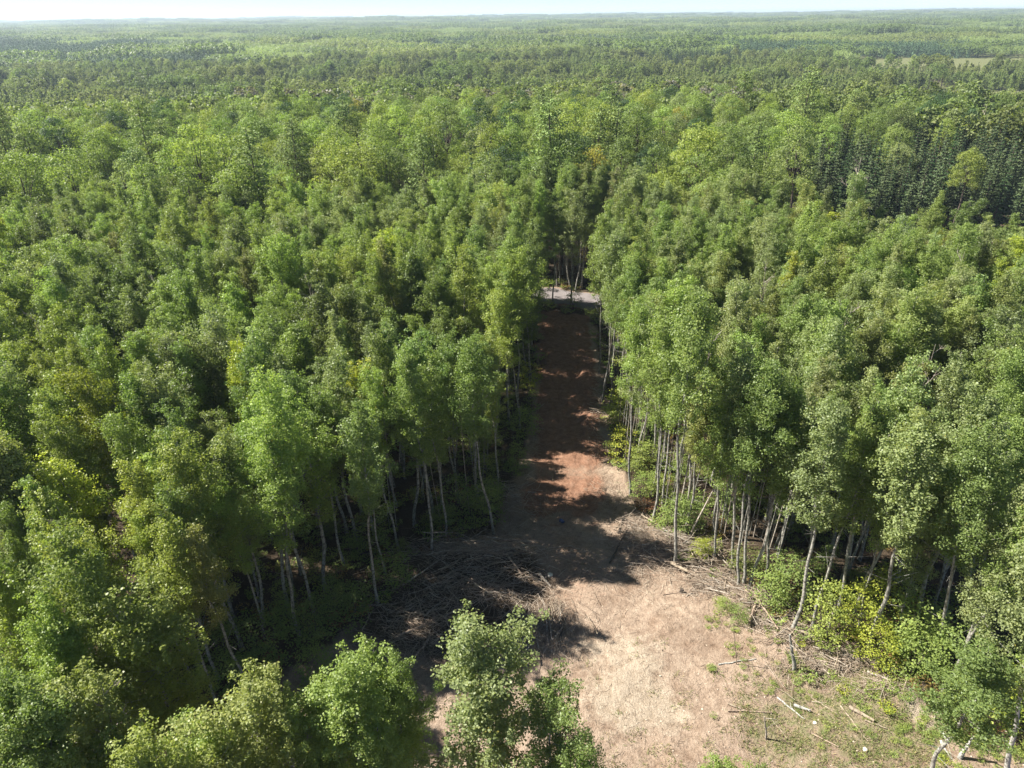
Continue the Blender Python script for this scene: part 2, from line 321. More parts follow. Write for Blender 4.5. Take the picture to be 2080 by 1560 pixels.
# ------------------------------------------------------------------ tree makers (mesh pairs: crown, trunk; origin at the foot)
def wander(h, amp, n, g, lean=(0, 0)):
    z = np.linspace(-0.25, h, n); a = g.uniform(0, 6.28, 4)
    x = amp*(np.sin(z*0.35+a[0])-math.sin(a[0]))+amp*0.3*np.sin(z*1.1+a[1])+lean[0]*z
    y = amp*(np.sin(z*0.31+a[2])-math.sin(a[2]))+amp*0.3*np.sin(z*1.2+a[3])+lean[1]*z
    k = np.clip((z+0.25)/1.5, 0, 1); return np.stack([x*k, y*k, z], -1)
def aspen(seed, H=16.0, nb=34, width=2.0, per=58, leaf=0.115, base=0.40, bark=M_ASPEN, lmat=M_LEAF, sides=6, r0=0.115, twigs=True, spread=0.29, flat=0.6):
    g = np.random.default_rng(seed); cr = MB(); tk = MB()
    ax = wander(H, 0.22, 16, g); rad_ = r0*np.linspace(1.12, 0.12, 16)**0.85*g.uniform(0.94, 1.06, 16); rad_[0] *= 1.55; tk.tube(ax, rad_, sides, g.random())
    def at(z): return np.array([np.interp(z, ax[:, 2], ax[:, k]) for k in range(3)])
    z0 = base*H; cen = []; sc = []; lop = g.uniform(0, 6.28)
    for i in range(nb):
        t = ((i+g.random())/nb)**0.9; z = z0+t*(H*0.97-z0); a = i*2.399+g.uniform(-0.5, 0.5)
        side = 1+0.28*math.cos(a-lop)+0.18*math.cos(2*a-lop*1.7)
        L = width*(0.30+0.70*(1-abs(t-0.30)/0.72)**0.6)*g.uniform(0.55, 1.22)*side
        if t < 0.12: L *= 0.7
        el = R(g.uniform(22, 56)+22*t); p = at(z); d = np.array([math.cos(a)*math.cos(el), math.sin(a)*math.cos(el), math.sin(el)])
        q = p+d*L; m = p+d*L*0.5-np.array([0, 0, 0.10*L])
        if twigs: cr_r = 0.028*(1-0.6*t); tk.tube([p, m, q], [cr_r, cr_r*0.7, cr_r*0.3], 3, g.random(), cap=False)
        k = max(3, int(round(2+L*2.0)))
        for j in range(k):
            s = 0.30+0.75*(j+g.random())/k; c = p+(m-p)*min(1, s*2) if s < 0.5 else m+(q-m)*(s-0.5)*2
            cen.append(c+g.normal(0, 0.22, 3)*min(1.0, L)); sc.append(g.uniform(0.55, 1.3)*(0.75 if t > 0.85 else 1))
            if g.random() < 0.22: cen.append(c+np.array([g.normal(0, .15), g.normal(0, .15), g.uniform(0.3, 0.7)])); sc.append(0.5)
    for j in range(5): cen.append(at(H*(0.90+0.028*j))+g.normal(0, 0.07, 3)+np.array([0, 0, 0.08*j])); sc.append(0.42)
    for i in range(14):      # upright leafy shoots that break up the top of the crown
        a = g.uniform(0, 6.28); u_ = g.uniform(0.62, 0.94); c = at(H*u_)+np.array([math.cos(a), math.sin(a), 0.0])*width*(1.05-u_)*g.uniform(1.0, 2.1)
        for j in range(int(g.integers(3, 6))): cen.append(c+np.array([0, 0, 0.24*j])); sc.append(0.36-0.03*j)
    cen = np.array(cen); sc = np.array(sc); n = (per*sc**1.6).astype(int)+4
    C_ = np.repeat(cen, n, 0); S_ = np.repeat(sc, n)[:, None]; Nn = len(C_)
    off = g.normal(size=(Nn, 3)); off /= np.linalg.norm(off, axis=1)[:, None]; off *= g.random((Nn, 1))**0.5
    pts = C_+off*S_*spread*np.array([1.25, 1.25, 1.0])*1.25
    rad = pts-np.array([ax[:, 0].mean(), ax[:, 1].mean(), 0]); rad[:, 2] = 0; rad /= np.linalg.norm(rad, axis=1)[:, None]+1e-6
    nrm = g.normal(size=(Nn, 3))*0.75+off*0.7+rad*0.3+np.array([0, 0, flat])
    cl = np.repeat(g.random(len(cen)), n)
    lv = np.clip(0.25*cl+0.75*g.random(Nn), 0, 1)
    cr.leaves(pts, nrm, leaf*g.uniform(0.7, 1.3, Nn), 0.8, lv, g=g)
    if twigs:
        for i in range(9):
            z = H*g.uniform(0.22, 0.7); a = g.uniform(0, 6.28); p = at(z); L = g.uniform(0.5, 1.6)
            tk.tube([p, p+np.array([math.cos(a)*L, math.sin(a)*L, L*g.uniform(0.1, 0.7)])], [0.018, 0.006], 3, 0.7, cap=False)
    return cr.mesh('crown', [lmat]), tk.mesh('trunk', [bark], True)
def broadleaf(seed, H=18.0, W=3.6, leaf=0.26, nl=34, per=170, lmat=M_MAPLE):
    g = np.random.default_rng(seed); cr = MB(); tk = MB()
    ax = wander(H*0.8, 0.2, 8, g); tk.tube(ax, np.linspace(0.24, 0.06, 8), 6, 0.5)
    cz = H*0.66
    for i in range(nl):
        u = (i+0.5)/nl; ph = math.acos(1-1.45*u); a = i*2.399+g.uniform(-.4, .4); rr = g.uniform(0.78, 1.08)
        c = np.array([math.cos(a)*math.sin(ph)*W*0.76*rr, math.sin(a)*math.sin(ph)*W*0.76*rr, cz+math.cos(ph)*(H-cz)*0.80*rr]); r = W*g.uniform(0.24, 0.40)
        if i % 3 == 0: tk.tube([ax[5], (ax[5]+c)/2+np.array([0, 0, 0.4]), c], [0.09, 0.05, 0.02], 4, 0.5, cap=False)
        n = int(per*(r/1.2)**2)+20; o = g.normal(size=(n, 3)); o[:, 2] = np.abs(o[:, 2])*0.9-0.25; o /= np.linalg.norm(o, axis=1)[:, None]
        rad = r*g.uniform(0.65, 1.1, (n, 1))*(1+0.22*np.sin(o[:, :1]*5+i)*np.cos(o[:, 1:2]*6+i*2))
        cr.leaves(c+o*rad*np.array([1, 1, 0.85]), o*0.75+g.normal(size=(n, 3))*0.5+np.array([0, 0, 0.25]), leaf*g.uniform(0.6, 1.3, n), 0.75, np.clip(g.random()*0.3+0.7*g.random(n), 0, 1), g=g)
    return cr.mesh('crown', [lmat]), tk.mesh('trunk', [M_BROWN], True)
def spruce(seed, H=15.0, W=2.1, tiers=24, leaf=0.34, droop=0.25, taper=1.0, dens=1.0):
    g = np.random.default_rng(seed); cr = MB(); tk = MB()
    tk.tube(wander(H, 0.05, 6, g), np.linspace(0.15, 0.015, 6), 5, 0.4)
    P_, A_, S_ = [], [], []
    for t in range(tiers):
        u = t/(tiers-1); z = H*(0.10+0.88*u); L = W*(1-u)**taper*g.uniform(0.8, 1.1)+0.12; nbr = int((10-5*u)*dens)
        for b in range(nbr):
            a = g.uniform(0, 6.28); Lb = L*g.uniform(0.65, 1.1); d = np.array([math.cos(a), math.sin(a), 0])
            for s in np.arange(0.15, 1.0, 0.30/max(Lb, 0.5)):
                c = np.array([0, 0, z])+d*Lb*s+np.array([0, 0, -droop*Lb*s*s+0.1*s]); 
                for k in (-1, 1, 0): P_.append(c+g.normal(0, 0.05, 3)); A_.append(d+k*0.8*np.array([-d[1], d[0], 0])+np.array([0, 0, -0.15])); S_.append(leaf*(0.7+0.5*(1-s)))
    P_ = np.array(P_); A_ = np.array(A_); n = len(P_); nr = np.array([0, 0, 1.0])+g.normal(size=(n, 3))*0.45
    cr.leaves(P_, nr, np.array(S_), 0.5, None, axis=A_, g=g)
    return cr.mesh('crown', [M_NEEDLE]), tk.mesh('trunk', [M_BROWN], True)
def pine(seed, H=21.0, W=3.6, leaf=0.42):
    g = np.random.default_rng(seed); cr = MB(); tk = MB(); ax = wander(H, 0.2, 8, g); tk.tube(ax, np.linspace(0.26, 0.03, 8), 6, 0.4)
    for i in range(34):
        u = ((i+g.random())/34); z = H*(0.40+0.58*u); L = W*(0.35+0.65*(1-u))*g.uniform(0.55, 1.1); a = i*2.399+g.uniform(-0.6, 0.6); d = np.array([math.cos(a), math.sin(a), 0.10])
        p = np.array([0, 0, z]); tk.tube([p, p+d*L], [0.05, 0.02], 3, 0.4, cap=False)
        for s in (0.45, 0.7, 0.95):
            c = p+d*L*s; n = 26; o = g.normal(size=(n, 3))*np.array([0.55, 0.55, 0.2]); cr.leaves(c+o, o*0.4+g.normal(size=(n, 3))*0.4+np.array([0, 0, .7]), leaf*g.uniform(0.6, 1.2, n), 0.45, None, g=g)
    return cr.mesh('crown', [M_NEEDLE]), tk.mesh('trunk', [M_BROWN], True)
def maple_sapling(seed, H=3.6, W=1.5, leaf=0.135, n_sp=27, per=64):
    g = np.random.default_rng(seed); cr = MB(); tk = MB()
    for s in range(3):
        a = g.uniform(0, 6.28); q = np.array([math.cos(a)*W*0.35, math.sin(a)*W*0.35, H*g.uniform(0.7, 0.95)]); tk.tube([np.array([0, 0, -0.15])+q*0.02, q*0.5+np.array([0, 0, 0.1]), q], [0.035, 0.022, 0.008], 4, 0.5)
    for i in range(n_sp):
        u = (i+g.random())/n_sp; z = H*(0.12+0.88*u); a = i*2.399+g.uniform(-.4, .4); rr = W*math.sqrt(max(0.03, 1-(abs(u-0.35)/0.72)**2))*g.uniform(0.35, 1.0)
        c = np.array([math.cos(a)*rr, math.sin(a)*rr, z]); n = int(per*g.uniform(0.6, 1.3)); o = g.normal(size=(n, 3))*np.array([0.29, 0.29, 0.06])
        cr.leaves(c+o, g.normal(size=(n, 3))*0.45+np.array([math.cos(a)*.25, math.sin(a)*.25, 0.9]), leaf*g.uniform(0.6, 1.25, n), 0.85, np.clip(0.3*g.random()+0.7*g.random(n), 0, 1), g=g)
    return cr.mesh('foliage', [M_MAPLE]), tk.mesh('stem', [M_BROWN], True)
def fern(seed, H=0.8, W=0.6, leaf=0.12, n=170):
    g = np.random.default_rng(seed); mb = MB(); k = 14
    a = g.uniform(0, 6.28, n); s = g.random(n)**0.6; a = np.floor(a/6.28*k)/k*6.28+g.normal(0, 0.12, n)
    pts = np.stack([np.cos(a)*W*s, np.sin(a)*W*s, H*(1.4*s-0.75*s*s)*g.uniform(0.7, 1.1, n)], -1)
    mb.leaves(pts, g.normal(size=(n, 3))*0.4+np.array([0, 0, 1.0]), leaf*g.uniform(0.6, 1.3, n), 0.7, None, g=g)
    return mb.mesh('foliage', [M_MAPLE])
def bare(seed, H=12.0, r0=0.10, nb=14, spread=2.0, start=0.35, lean=(0, 0)):
    g = np.random.default_rng(seed); tk = MB(); br = MB(); ax = wander(H, 0.15, 10, g, lean); tk.tube(ax, r0*np.linspace(1.1, 0.15, 10), 6, 0.5)
    def grow(p, d, L, r, lvl):
        m = p+d*L*0.5+g.normal(0, 0.05*L, 3); q = p+d*L+np.array([0, 0, 0.12*L]); br.tube([p, m, q], [r, r*0.7, r*0.35], 4 if lvl == 0 else 3, g.random(), cap=False)
        if lvl < 2:
            for _ in range(4 if lvl == 0 else 3):
                s = g.uniform(0.3, 0.95); c = p+(q-p)*s; d2 = d+g.normal(0, 0.55, 3); d2[2] = abs(d2[2])*0.8+0.1; d2 /= np.linalg.norm(d2); grow(c, d2, L*g.uniform(0.35, 0.6), r*0.5, lvl+1)
    for i in range(nb):
        u = start+(1-start)*(i+g.random())/nb*0.97; z = u*H; p = np.array([np.interp(z, ax[:, 2], ax[:, k]) for k in range(3)]); a = i*2.399+g.uniform(-.5, .5); el = g.uniform(0.5, 1.1)
        grow(p, np.array([math.cos(a)*math.cos(el), math.sin(a)*math.cos(el), math.sin(el)]), spread*(1.1-u*0.7)*g.uniform(0.6, 1.1), r0*0.35, 0)
    return br.mesh('branches', [M_DEAD], True), tk.mesh('trunk', [M_DEAD], True)

TINTS0 = {  # leaf colours of single trees
 'mid green': (0.080, 0.150, 0.036), 'fresh green': (0.105, 0.185, 0.040), 'yellow-green': (0.125, 0.190, 0.035), 'grey-green': (0.105, 0.160, 0.072),
 'deep green': (0.055, 0.110, 0.030), 'olive green': (0.105, 0.150, 0.042), 'rust-tinged green': (0.110, 0.140, 0.042),
 'bright lime': (0.150, 0.215, 0.030), 'golden yellow': (0.160, 0.180, 0.035), 'blue-green': (0.058, 0.098, 0.044), 'dark green': (0.033, 0.072, 0.028), 'orange': (0.085, 0.085, 0.035), 'reddish brown': (0.20, 0.09, 0.045)}
TINTS = {k: (v[0]*1.95, v[1]*1.55, v[2]*1.75) for k, v in TINTS0.items()}
for k in ('mid green', 'fresh green', 'yellow-green', 'grey-green', 'deep green', 'olive green', 'rust-tinged green'): TINTS[k] = tuple(0.58*a+0.42*b for a, b in zip(TINTS[k], (0.245, 0.298, 0.100)))
def jit(t, g, k=0.12): 
    b = 1+g.normal(0, k); return [max(0.01, c*b*(1+g.normal(0, k*0.22))) for c in t]

class Kind:
    def __init__(s, name, pairs, parts=('crown', 'trunk')): s.name = name; s.pairs = pairs; s.parts = parts; s.first = {}; s.src = [None]*len(pairs)
    def place(s, vi, x, y, sc, rz, tint, label, cat, group, tilt=(0, 0), z=None, sz=None, g=rng):
        """an Empty at the foot, its crown and trunk as children; later ones are copies of the first"""
        vi = vi % len(s.pairs)
        if vi not in s.first:
            root = bpy.data.objects.new(s.name, None); C.objects.link(root); root.empty_display_size = 0.5
            ch = [new(pn, me, root) for pn, me in zip(s.parts, s.pairs[vi])]; s.first[vi] = (root, ch); s.src[vi] = ch
        else:
            r_, c_ = s.first[vi]; root = r_.copy(); C.objects.link(root); ch = []
            for c in c_: k = c.copy(); C.objects.link(k); k.parent = root; ch.append(k)
        root.location = (x, y, gz1(x, y) if z is None else z); root.rotation_euler = (tilt[0], tilt[1], rz)
        root.scale = (sc, sc, sc if sz is None else sz)
        ch[0]['tint'] = [float(v) for v in tint]
        tag(root, label, cat, group); return root

AS_NEAR = Kind('aspen_tree', [aspen(100+i, per=84, leaf=0.104, width=[1.9, 2.5, 2.2, 3.1, 1.7, 2.8, 2.3][i], base=[.33, .38, .42, .36, .3, .4, .34][i], nb=34+3*(i % 5)) for i in range(7)])
AS_FORE = Kind('aspen_tree', [aspen(200+i, H=15, per=112, leaf=0.100, width=2.9+0.3*(i % 2), base=0.34, nb=38, bark=M_BIRCH if i == 0 else M_ASPEN, spread=0.29) for i in range(4)])
AS_EDGE = Kind('aspen_tree', [aspen(150+i, per=84, leaf=0.104, width=2.05+0.25*(i % 3), base=0.46+0.04*(i % 3), nb=32+2*(i % 4), r0=0.10) for i in range(7)])
BROAD = Kind('broadleaf_tree', [broadleaf(300+i, H=17+i % 3, W=[2.7, 3.5, 3.0, 2.5, 3.2, 2.8][i], leaf=0.21, nl=[26, 34, 30, 24, 38, 28][i], per=230) for i in range(6)])
SPR = Kind('spruce_tree', [spruce(400+i, H=14+i, W=1.9+0.2*i) for i in range(3)])
TAM = Kind('tamarack_tree', [spruce(420+i, H=12+i, W=2.0, droop=-0.05, leaf=0.40, dens=1.15, taper=0.8) for i in range(3)])
PINE = Kind('pine_tree', [pine(440+i) for i in range(2)])
SAP = Kind('maple_sapling', [maple_sapling(500+i) for i in range(4)], ('foliage', 'stem'))
DEAD = Kind('dead_tree', [bare(600+i, H=12+i, nb=10+2*i) for i in range(3)], ('branches', 'trunk'))
ORD = ['', 'first', 'second', 'third', 'fourth', 'fifth', 'sixth', 'seventh', 'eighth', 'ninth', 'tenth', 'eleventh', 'twelfth', 'thirteenth', 'fourteenth', 'fifteenth', 'sixteenth', 'seventeenth', 'eighteenth', 'nineteenth', 'twentieth']
def ordw(n):
    if n <= 20: return ORD[n]
    t = {2: 'twenty', 3: 'thirty', 4: 'forty', 5: 'fifty', 6: 'sixty', 7: 'seventy', 8: 'eighty', 9: 'ninety'}[n//10]
    return (t+'-'+ORD[n % 10]) if n % 10 else {2: 'twentieth', 3: 'thirtieth', 4: 'fortieth', 5: 'fiftieth', 6: 'sixtieth', 7: 'seventieth', 8: 'eightieth', 9: 'ninetieth'}[n//10]

# ------------------------------------------------------------------ trees read one by one off the photograph
HAND = []          # x, y of every hand placed stem
G_A = 'aspens of the wood'
def by_foot(px, py, pt, tint, label, vi=0, kind=AS_EDGE, h0=16.0, topx=None, wid=1.0, cat='aspen tree', group=G_A):
    """foot at pixel (px, py); height so that its top reaches pixel row pt"""
    x, y, _ = P(px, py); z0 = gz1(x, y); lo, hi = 3.0, 24.0
    for _ in range(30):
        h = (lo+hi)/2; a, b, _d = proj(np.array([x]), np.array([y]), np.array([z0+h]))
        if b[0] > pt: lo = h
        else: hi = h
    tl = (0, 0)
    if topx is not None: dx = (topx-a[0])/FPX*_d[0]; tl = (0, math.atan2(dx, h))
    sz = h/h0; sxy = sz**0.5*wid; HAND.append((x, y, 1.3))
    r = kind.place(vi, x, y, sxy, 0 if topx is not None else rng.uniform(0, 6.28), jit(TINTS[tint], rng, 0.06), label, cat, group, tl, sz=sz); return r
def by_top(px, py, h, tint, label, vi=0, kind=AS_NEAR, h0=16.0, wid=1.0, cat='aspen tree', group=G_A):
    x, y, _ = P(px, py, h); HAND.append((x, y, 1.6)); sz = h/h0*0.925; wid *= 1.1
    return kind.place(vi, x, y, wid, rng.uniform(0, 6.28), jit(TINTS[tint], rng, 0.06), label, cat, group, sz=sz)
# left edge of the clearing
by_foot(878, 1132, 720, 'mid green', 'aspen with a thick pale trunk rising behind the left end of the brush pile', 0, topx=828)
by_foot(700, 1150, 800, 'mid green', 'aspen with a long pale trunk deep in the left wood, left of the brush pile', 1, topx=640)
by_foot(662, 1118, 760, 'deep green', 'slim aspen behind the long pale trunk in the left wood', 2, topx=600)
by_foot(537, 1262, 880, 'grey-green', 'aspen with a white trunk alone in the dark left wood below a grey-green crown', 3, topx=450)
by_foot(768, 1226, 820, 'deep green', 'aspen at the left wood edge beside the lower slash', 4, topx=720)
by_foot(1003, 1084, 700, 'mid green', 'tall aspen with a bent pale trunk at the corner of the left wood and track', 5, topx=955)
by_foot(906, 1098, 730, 'fresh green', 'aspen with a straight trunk just behind the pale brush pile', 6, topx=880)
by_foot(444, 1378, 1000, 'mid green', 'aspen with a leaning white trunk standing lowest in the dark left wood', 1, topx=330)
by_foot(610, 1165, 850, 'grey-green', 'thin-trunked aspen among the dark trunks of the left wood', 2, topx=560)
by_foot(595, 1205, 900, 'mid green', 'second white trunk right of the grey-green crown in the left wood', 0, topx=520)
by_foot(1052, 812, 480, 'fresh green', 'tall aspen at the left side of the red track, halfway up it', 3, topx=1035)
by_foot(1068, 742, 450, 'mid green', 'aspen leaning over the left side of the red track near the gravel road', 4, topx=1040)
by_foot(1056, 872, 560, 'mid green', 'narrow aspen at the left side of the track beside the sunlit sand', 6, topx=1030)
by_foot(930, 1012, 690, 'deep green', 'aspen with twin-looking trunk inside the left wood beside the sunlit sand', 5, topx=910)
# right edge
by_foot(1370, 1147, 600, 'mid green', 'aspen with a straight pale trunk standing in the right brush pile', 2, topx=1420)
by_foot(1326, 1062, 640, 'fresh green', 'aspen with a pale trunk just right of the track mouth', 0, topx=1360)
by_foot(1281, 1003, 620, 'fresh green', 'aspen with a dark lower trunk at the right side of the sunlit sand', 1, topx=1300)
by_foot(1224, 815, 470, 'grey-green', 'first of the slim white trunks along the right side of the red track', 3, topx=1250)
by_foot(1256, 835, 500, 'fresh green', 'aspen with a bright white trunk at the right of the red track', 4, topx=1285)
by_foot(1240, 825, 520, 'mid green', 'slim white trunk between two others right of the red track', 5, topx=1270)
by_foot(1216, 760, 430, 'fresh green', 'aspen at the right of the red track nearest the gravel road', 6, topx=1235)
by_foot(1500, 1192, 780, 'mid green', 'leftmost stem of the tight aspen clump on the right edge', 1, topx=1545)
by_foot(1510, 1188, 740, 'deep green', 'middle stem of the tight aspen clump on the right edge', 2, topx=1570)
by_foot(1522, 1196, 790, 'mid green', 'rightmost stem of the tight aspen clump on the right edge', 3, topx=1620)
by_foot(1490, 1150, 700, 'grey-green', 'dark-barked stem just behind the tight aspen clump', 4, topx=1500)
by_foot(1556, 1180, 800, 'mid green', 'thin dark-stemmed aspen right of the tight clump', 5, topx=1600)
by_foot(1608, 1288, 830, 'grey-green', 'tall aspen with a leaning pale trunk in front of the yellowish maple', 0, topx=1715, wid=1.15)
by_foot(1702, 1242, 800, 'mid green', 'aspen with a white trunk rising out of the bright maple bushes', 6, topx=1790)
by_foot(1764, 1322, 860, 'grey-green', 'aspen with the thickest pale trunk at the right, footed in maple bushes', 3, topx=1860, wid=1.2)
by_foot(1640, 1210, 820, 'deep green', 'thin aspen behind the tall leaning aspen on the right edge', 1, topx=1690)
by_foot(1985, 1244, 850, 'mid green', 'aspen with a thick tan trunk near the right border of the photo', 2, topx=2070, wid=1.1)
by_foot(1905, 1350, 880, 'deep green', 'aspen with paired pale stems above the dark right thicket', 5, topx=1990)
by_foot(2046, 1580, 1050, 'grey-green', 'white-barked birch cut by the lower right corner of the photo', 0, AS_FORE, 15.0, topx=2140, cat='birch tree', group='white-barked birches')
# trunks beyond the gravel road
for i, (px, py, pt, tx, t, l) in enumerate([(1131, 583, 385, 1105, 'mid green', 'leftmost of the pale trunks facing the track across the gravel road'), (1158, 586, 350, 1142, 'fresh green', 'second pale trunk from the left across the gravel road'),
        (1163, 580, 340, 1166, 'mid green', 'tall straight white trunk in the middle across the gravel road'), (1169, 592, 372, 1188, 'grey-green', 'white trunk leaning right across the gravel road'),
        (1205, 590, 380, 1200, 'fresh green', 'rightmost white trunk across the gravel road beside a yellow bush'), (1105, 580, 375, 1092, 'mid green', 'dim trunk at the far left across the gravel road')]):
    by_foot(px, py, pt, t, l, i, topx=tx)
# crowns in front, feet below the frame
by_top(480, 1352, 13.5, 'olive green', 'olive-tipped aspen crown nearest the viewer, left of the white-barked birch', 1, AS_FORE, 15.0, 1.15)
by_top(398, 1470, 12.0, 'fresh green', 'low fresh green crown left below the olive-tipped aspen at the bottom', 3, AS_FORE, 15.0, 0.9)
by_top(684, 1312, 13.5, 'fresh green', 'white-barked birch with a round fresh green crown at the bottom of the photo', 0, AS_FORE, 15.0, 1.05, 'birch tree', 'white-barked birches')
by_top(800, 1318, 12.0, 'mid green', 'narrow green crown between the birch and the big grey-green aspen', 3, AS_FORE, 15.0, 0.62)
by_top(770, 1440, 10.5, 'fresh green', 'low crown right below the birch at the bottom of the photo', 1, AS_FORE, 15.0, 0.75)
by_top(590, 1420, 11.5, 'fresh green', 'low crown in the gap between the olive-tipped aspen and the birch', 2, AS_FORE, 15.0, 0.8)
by_top(952, 1258, 14.5, 'grey-green', 'big grey-green aspen crown at the bottom centre in front of the slash', 2, AS_FORE, 15.0, 1.18)
by_top(1122, 1368, 12.5, 'deep green', 'small dark green crown right of the big grey-green aspen', 1, AS_FORE, 15.0, 0.74)
by_top(1195, 1522, 9.5, 'fresh green', 'tip of a small crown at the bottom edge, right of the dark green one', 2, AS_FORE, 15.0, 0.6)
by_top(1462, 1532, 8.0, 'fresh green', 'leafy tip at the bottom edge in front of the sandy clearing', 3, AS_FORE, 15.0, 0.6)
by_top(1545, 1555, 6.5, 'mid green', 'lowest leafy tip at the bottom edge, right of its neighbour', 1, AS_FORE, 15.0, 0.55)
by_top(232, 1190, 14.5, 'yellow-green', 'yellow-green aspen crown bulging out of the dark lower left wood', 3, AS_FORE, 15.0, 1.2)
by_top(112, 1345, 14.0, 'olive green', 'olive green crown left below the yellow-green aspen', 1, AS_FORE, 15.0, 1.1)
by_top(262, 1485, 14.0, 'yellow-green', 'bright yellow-green crown at the bottom left edge below the bare birch', 2, AS_FORE, 15.0, 1.0)
by_top(30, 1395, 15.0, 'mid green', 'green crown in the lower left corner of the photo', 3, AS_FORE, 15.0, 1.0)
by_top(100, 890, 16.0, 'bright lime', 'lime crown standing out at the left border of the photo', 6, wid=1.15)
by_top(-20, 1330, 15.5, 'mid green', 'crown cut by the left border above the lower left corner', 2)
by_top(2010, 1290, 11.0, 'deep green', 'low dark green crown at the right border above the lime bushes', 5, wid=0.95)
# dead and bare ones
def dead_at(px, py, pt, label, vi=0, topx=None, wid=1.0, h0=None):
    return by_foot(px, py, pt, 'mid green', label, vi, DEAD, 12.0+(vi % 3), topx, wid, 'dead tree', 'bare dead trees')
dead_at(1748, 1090, 870, 'bare white branching tree standing among the right-hand aspens', 1, 1750, 1.0)
dead_at(1850, 1120, 900, 'bare grey tree right of the bare white one', 0, 1870, 0.7)
x_, y_, _ = P(215, 1395, 12.5); HAND.append((x_, y_, 1.0)); DEAD.place(2, x_, y_, 1.0, 1.0, TINTS['mid green'], 'bare white birch top poking out at the lower left', 'dead tree', 'bare dead trees', sz=12.5/14)
x_, y_, _ = P(130, 930, 15.5); HAND.append((x_, y_, 1.0)); DEAD.place(0, x_, y_, 1.1, 2.0, TINTS['mid green'], 'bare forked stem leaning out of the left canopy', 'dead tree', 'bare dead trees', (0, -0.2), sz=1.25)
x_, y_, _ = P(115, 770, 16.5); HAND.append((x_, y_, 1.0)); DEAD.place(1, x_, y_, 1.0, 0.5, TINTS['mid green'], 'bare silvery stem in the left canopy above the forked one', 'dead tree', 'bare dead trees', (0, -0.25), sz=1.25)
for (px, py, l) in [(1758, 320, 'pale leafless crown on the right beyond the lime aspens'), (590, 290, 'pale dead crown among the tall broadleaf trees on the left'), (1520, 150, 'small grey dead crown far off right of centre'), (1850, 165, 'grey dead crown in the far right wood'), (2015, 195, 'wide grey dead crown at the far right border')]:
    x_, y_, _ = P(px, py, 17.5); HAND.append((x_, y_, 2.5)); DEAD.place(0, x_, y_, 1.9, 1.0, TINTS['mid green'], l, 'dead tree', 'bare dead trees', sz=17.5/12)

for i, (px, py, l) in enumerate([(480, 690, 'grey leafless top in the middle of the left canopy'), (330, 560, 'thin dead top high in the left canopy'), (640, 560, 'small dead top left of the track, level with the gravel road'), (1420, 690, 'leafless grey stem among the right-hand aspens level with the upper track'),
        (1700, 620, 'bare stem high in the right canopy'), (1930, 700, 'bare silvery top near the right border'), (60, 640, 'bare stem near the left border of the canopy'), (840, 460, 'dead grey top behind the left canopy'), (1560, 520, 'dead grey top in the far part of the right canopy'), (1985, 520, 'bare top at the far right of the canopy')]):
    x_, y_, _ = P(px, py, 16.0); HAND.append((x_, y_, 1.0)); DEAD.place(i, x_, y_, 0.9, i*1.3, TINTS['mid green'], l, 'dead tree', 'bare dead trees', (0, (-1)**i*0.06), sz=16.2/(12+i % 3))
# ------------------------------------------------------------------ the rest of the wood
def in_view(x, y, z, m=70):
    a, b, d = proj(x, y, z); return (d > 0) & (a > -m) & (a < 2080+m) & (b < 1560+260)
def scatter(y0, y1, cell, g, mx=0.80):
    out = []
    yy = y0
    while yy < y1:
        w = mx*yy+22; n = int(2*w/cell); xs = -w+(np.arange(n)+g.random())*cell
        out.append(np.stack([xs+g.uniform(-0.46, 0.46, n)*cell, yy+g.uniform(-0.55, 0.55, n)*cell], -1)); yy += cell
    return np.concatenate(out)
g = np.random.default_rng(77)
HN = np.array(HAND)
def filt(p, gap=0.8, road=3.4):
    x, y = p[:, 0], p[:, 1]; ok = clr_sd(x, y) < -gap
    ok &= seg_dist(x, y, ROAD, False) > road
    ok &= ((x[:, None]-HN[None, :, 0])**2+(y[:, None]-HN[None, :, 1])**2 > HN[None, :, 2]**2).all(1)
    return p[ok]
def stand(x, y):
    """0 aspen, 1 tall broadleaf, 2 spruce, 3 tamarack, 4 pine, by distance and place"""
    r = np.hypot(x, y); u = x/np.maximum(y, 1)
    edge = 105+8*wob(x, y, 60, 41)-8*ss(0.30, 0.42, u)
    k = np.where(r < edge, 0, 1)
    return k, r, u
ap = filt(scatter(10, 135, 2.5, g)); k, r, u = stand(ap[:, 0], ap[:, 1]); _a, _b, _c = proj(ap[:, 0], ap[:, 1], gz(ap[:, 0], ap[:, 1])+12); ap = ap[(k == 0) & ~((_a > 1680) & (_b < 350)) & in_view(ap[:, 0], ap[:, 1], np.full(len(ap), 15.0), 40)]
ap = ap[np.argsort(ap[:, 1])]
hh = np.clip(0.98+0.05*wob(ap[:, 0], ap[:, 1], 25, 42)+g.normal(0, 0.062, len(ap)), 0.78, 1.18)
# a crown shows largest where it is nearest; some are small suppressed trees
hh = np.where(g.random(len(ap)) < 0.12, hh*0.8, hh)
def pick_tint(x, y, g):
    s = wob(x, y, 26, 43)+g.normal(0, 0.45); q = g.random()
    if q < 0.035: return 'rust-tinged green'
    if q < 0.06: return 'bright lime'
    if x < 0:
        if s > 0.75: return 'yellow-green'
        if s > 0.15: return 'fresh green'
        if s > -0.5: return 'mid green'
        return 'grey-green' if s > -0.95 else 'deep green'
    if s > 0.7: return 'fresh green'
    if s > 0.1: return 'mid green'
    if s > -0.55: return 'grey-green'
    return 'olive green' if s > -0.9 else 'deep green'
GAP = P(1150, 958)      # the low spot of the left wood through which the sun reaches the track
s_ = GAP[0]+1.5-ap[:, 0]; strip = (np.abs(ap[:, 1]-GAP[1]-0.19*s_) < 3.2) & (s_ > 0) & (s_ < 17); hmax = (0.98*s_-1.2)/16
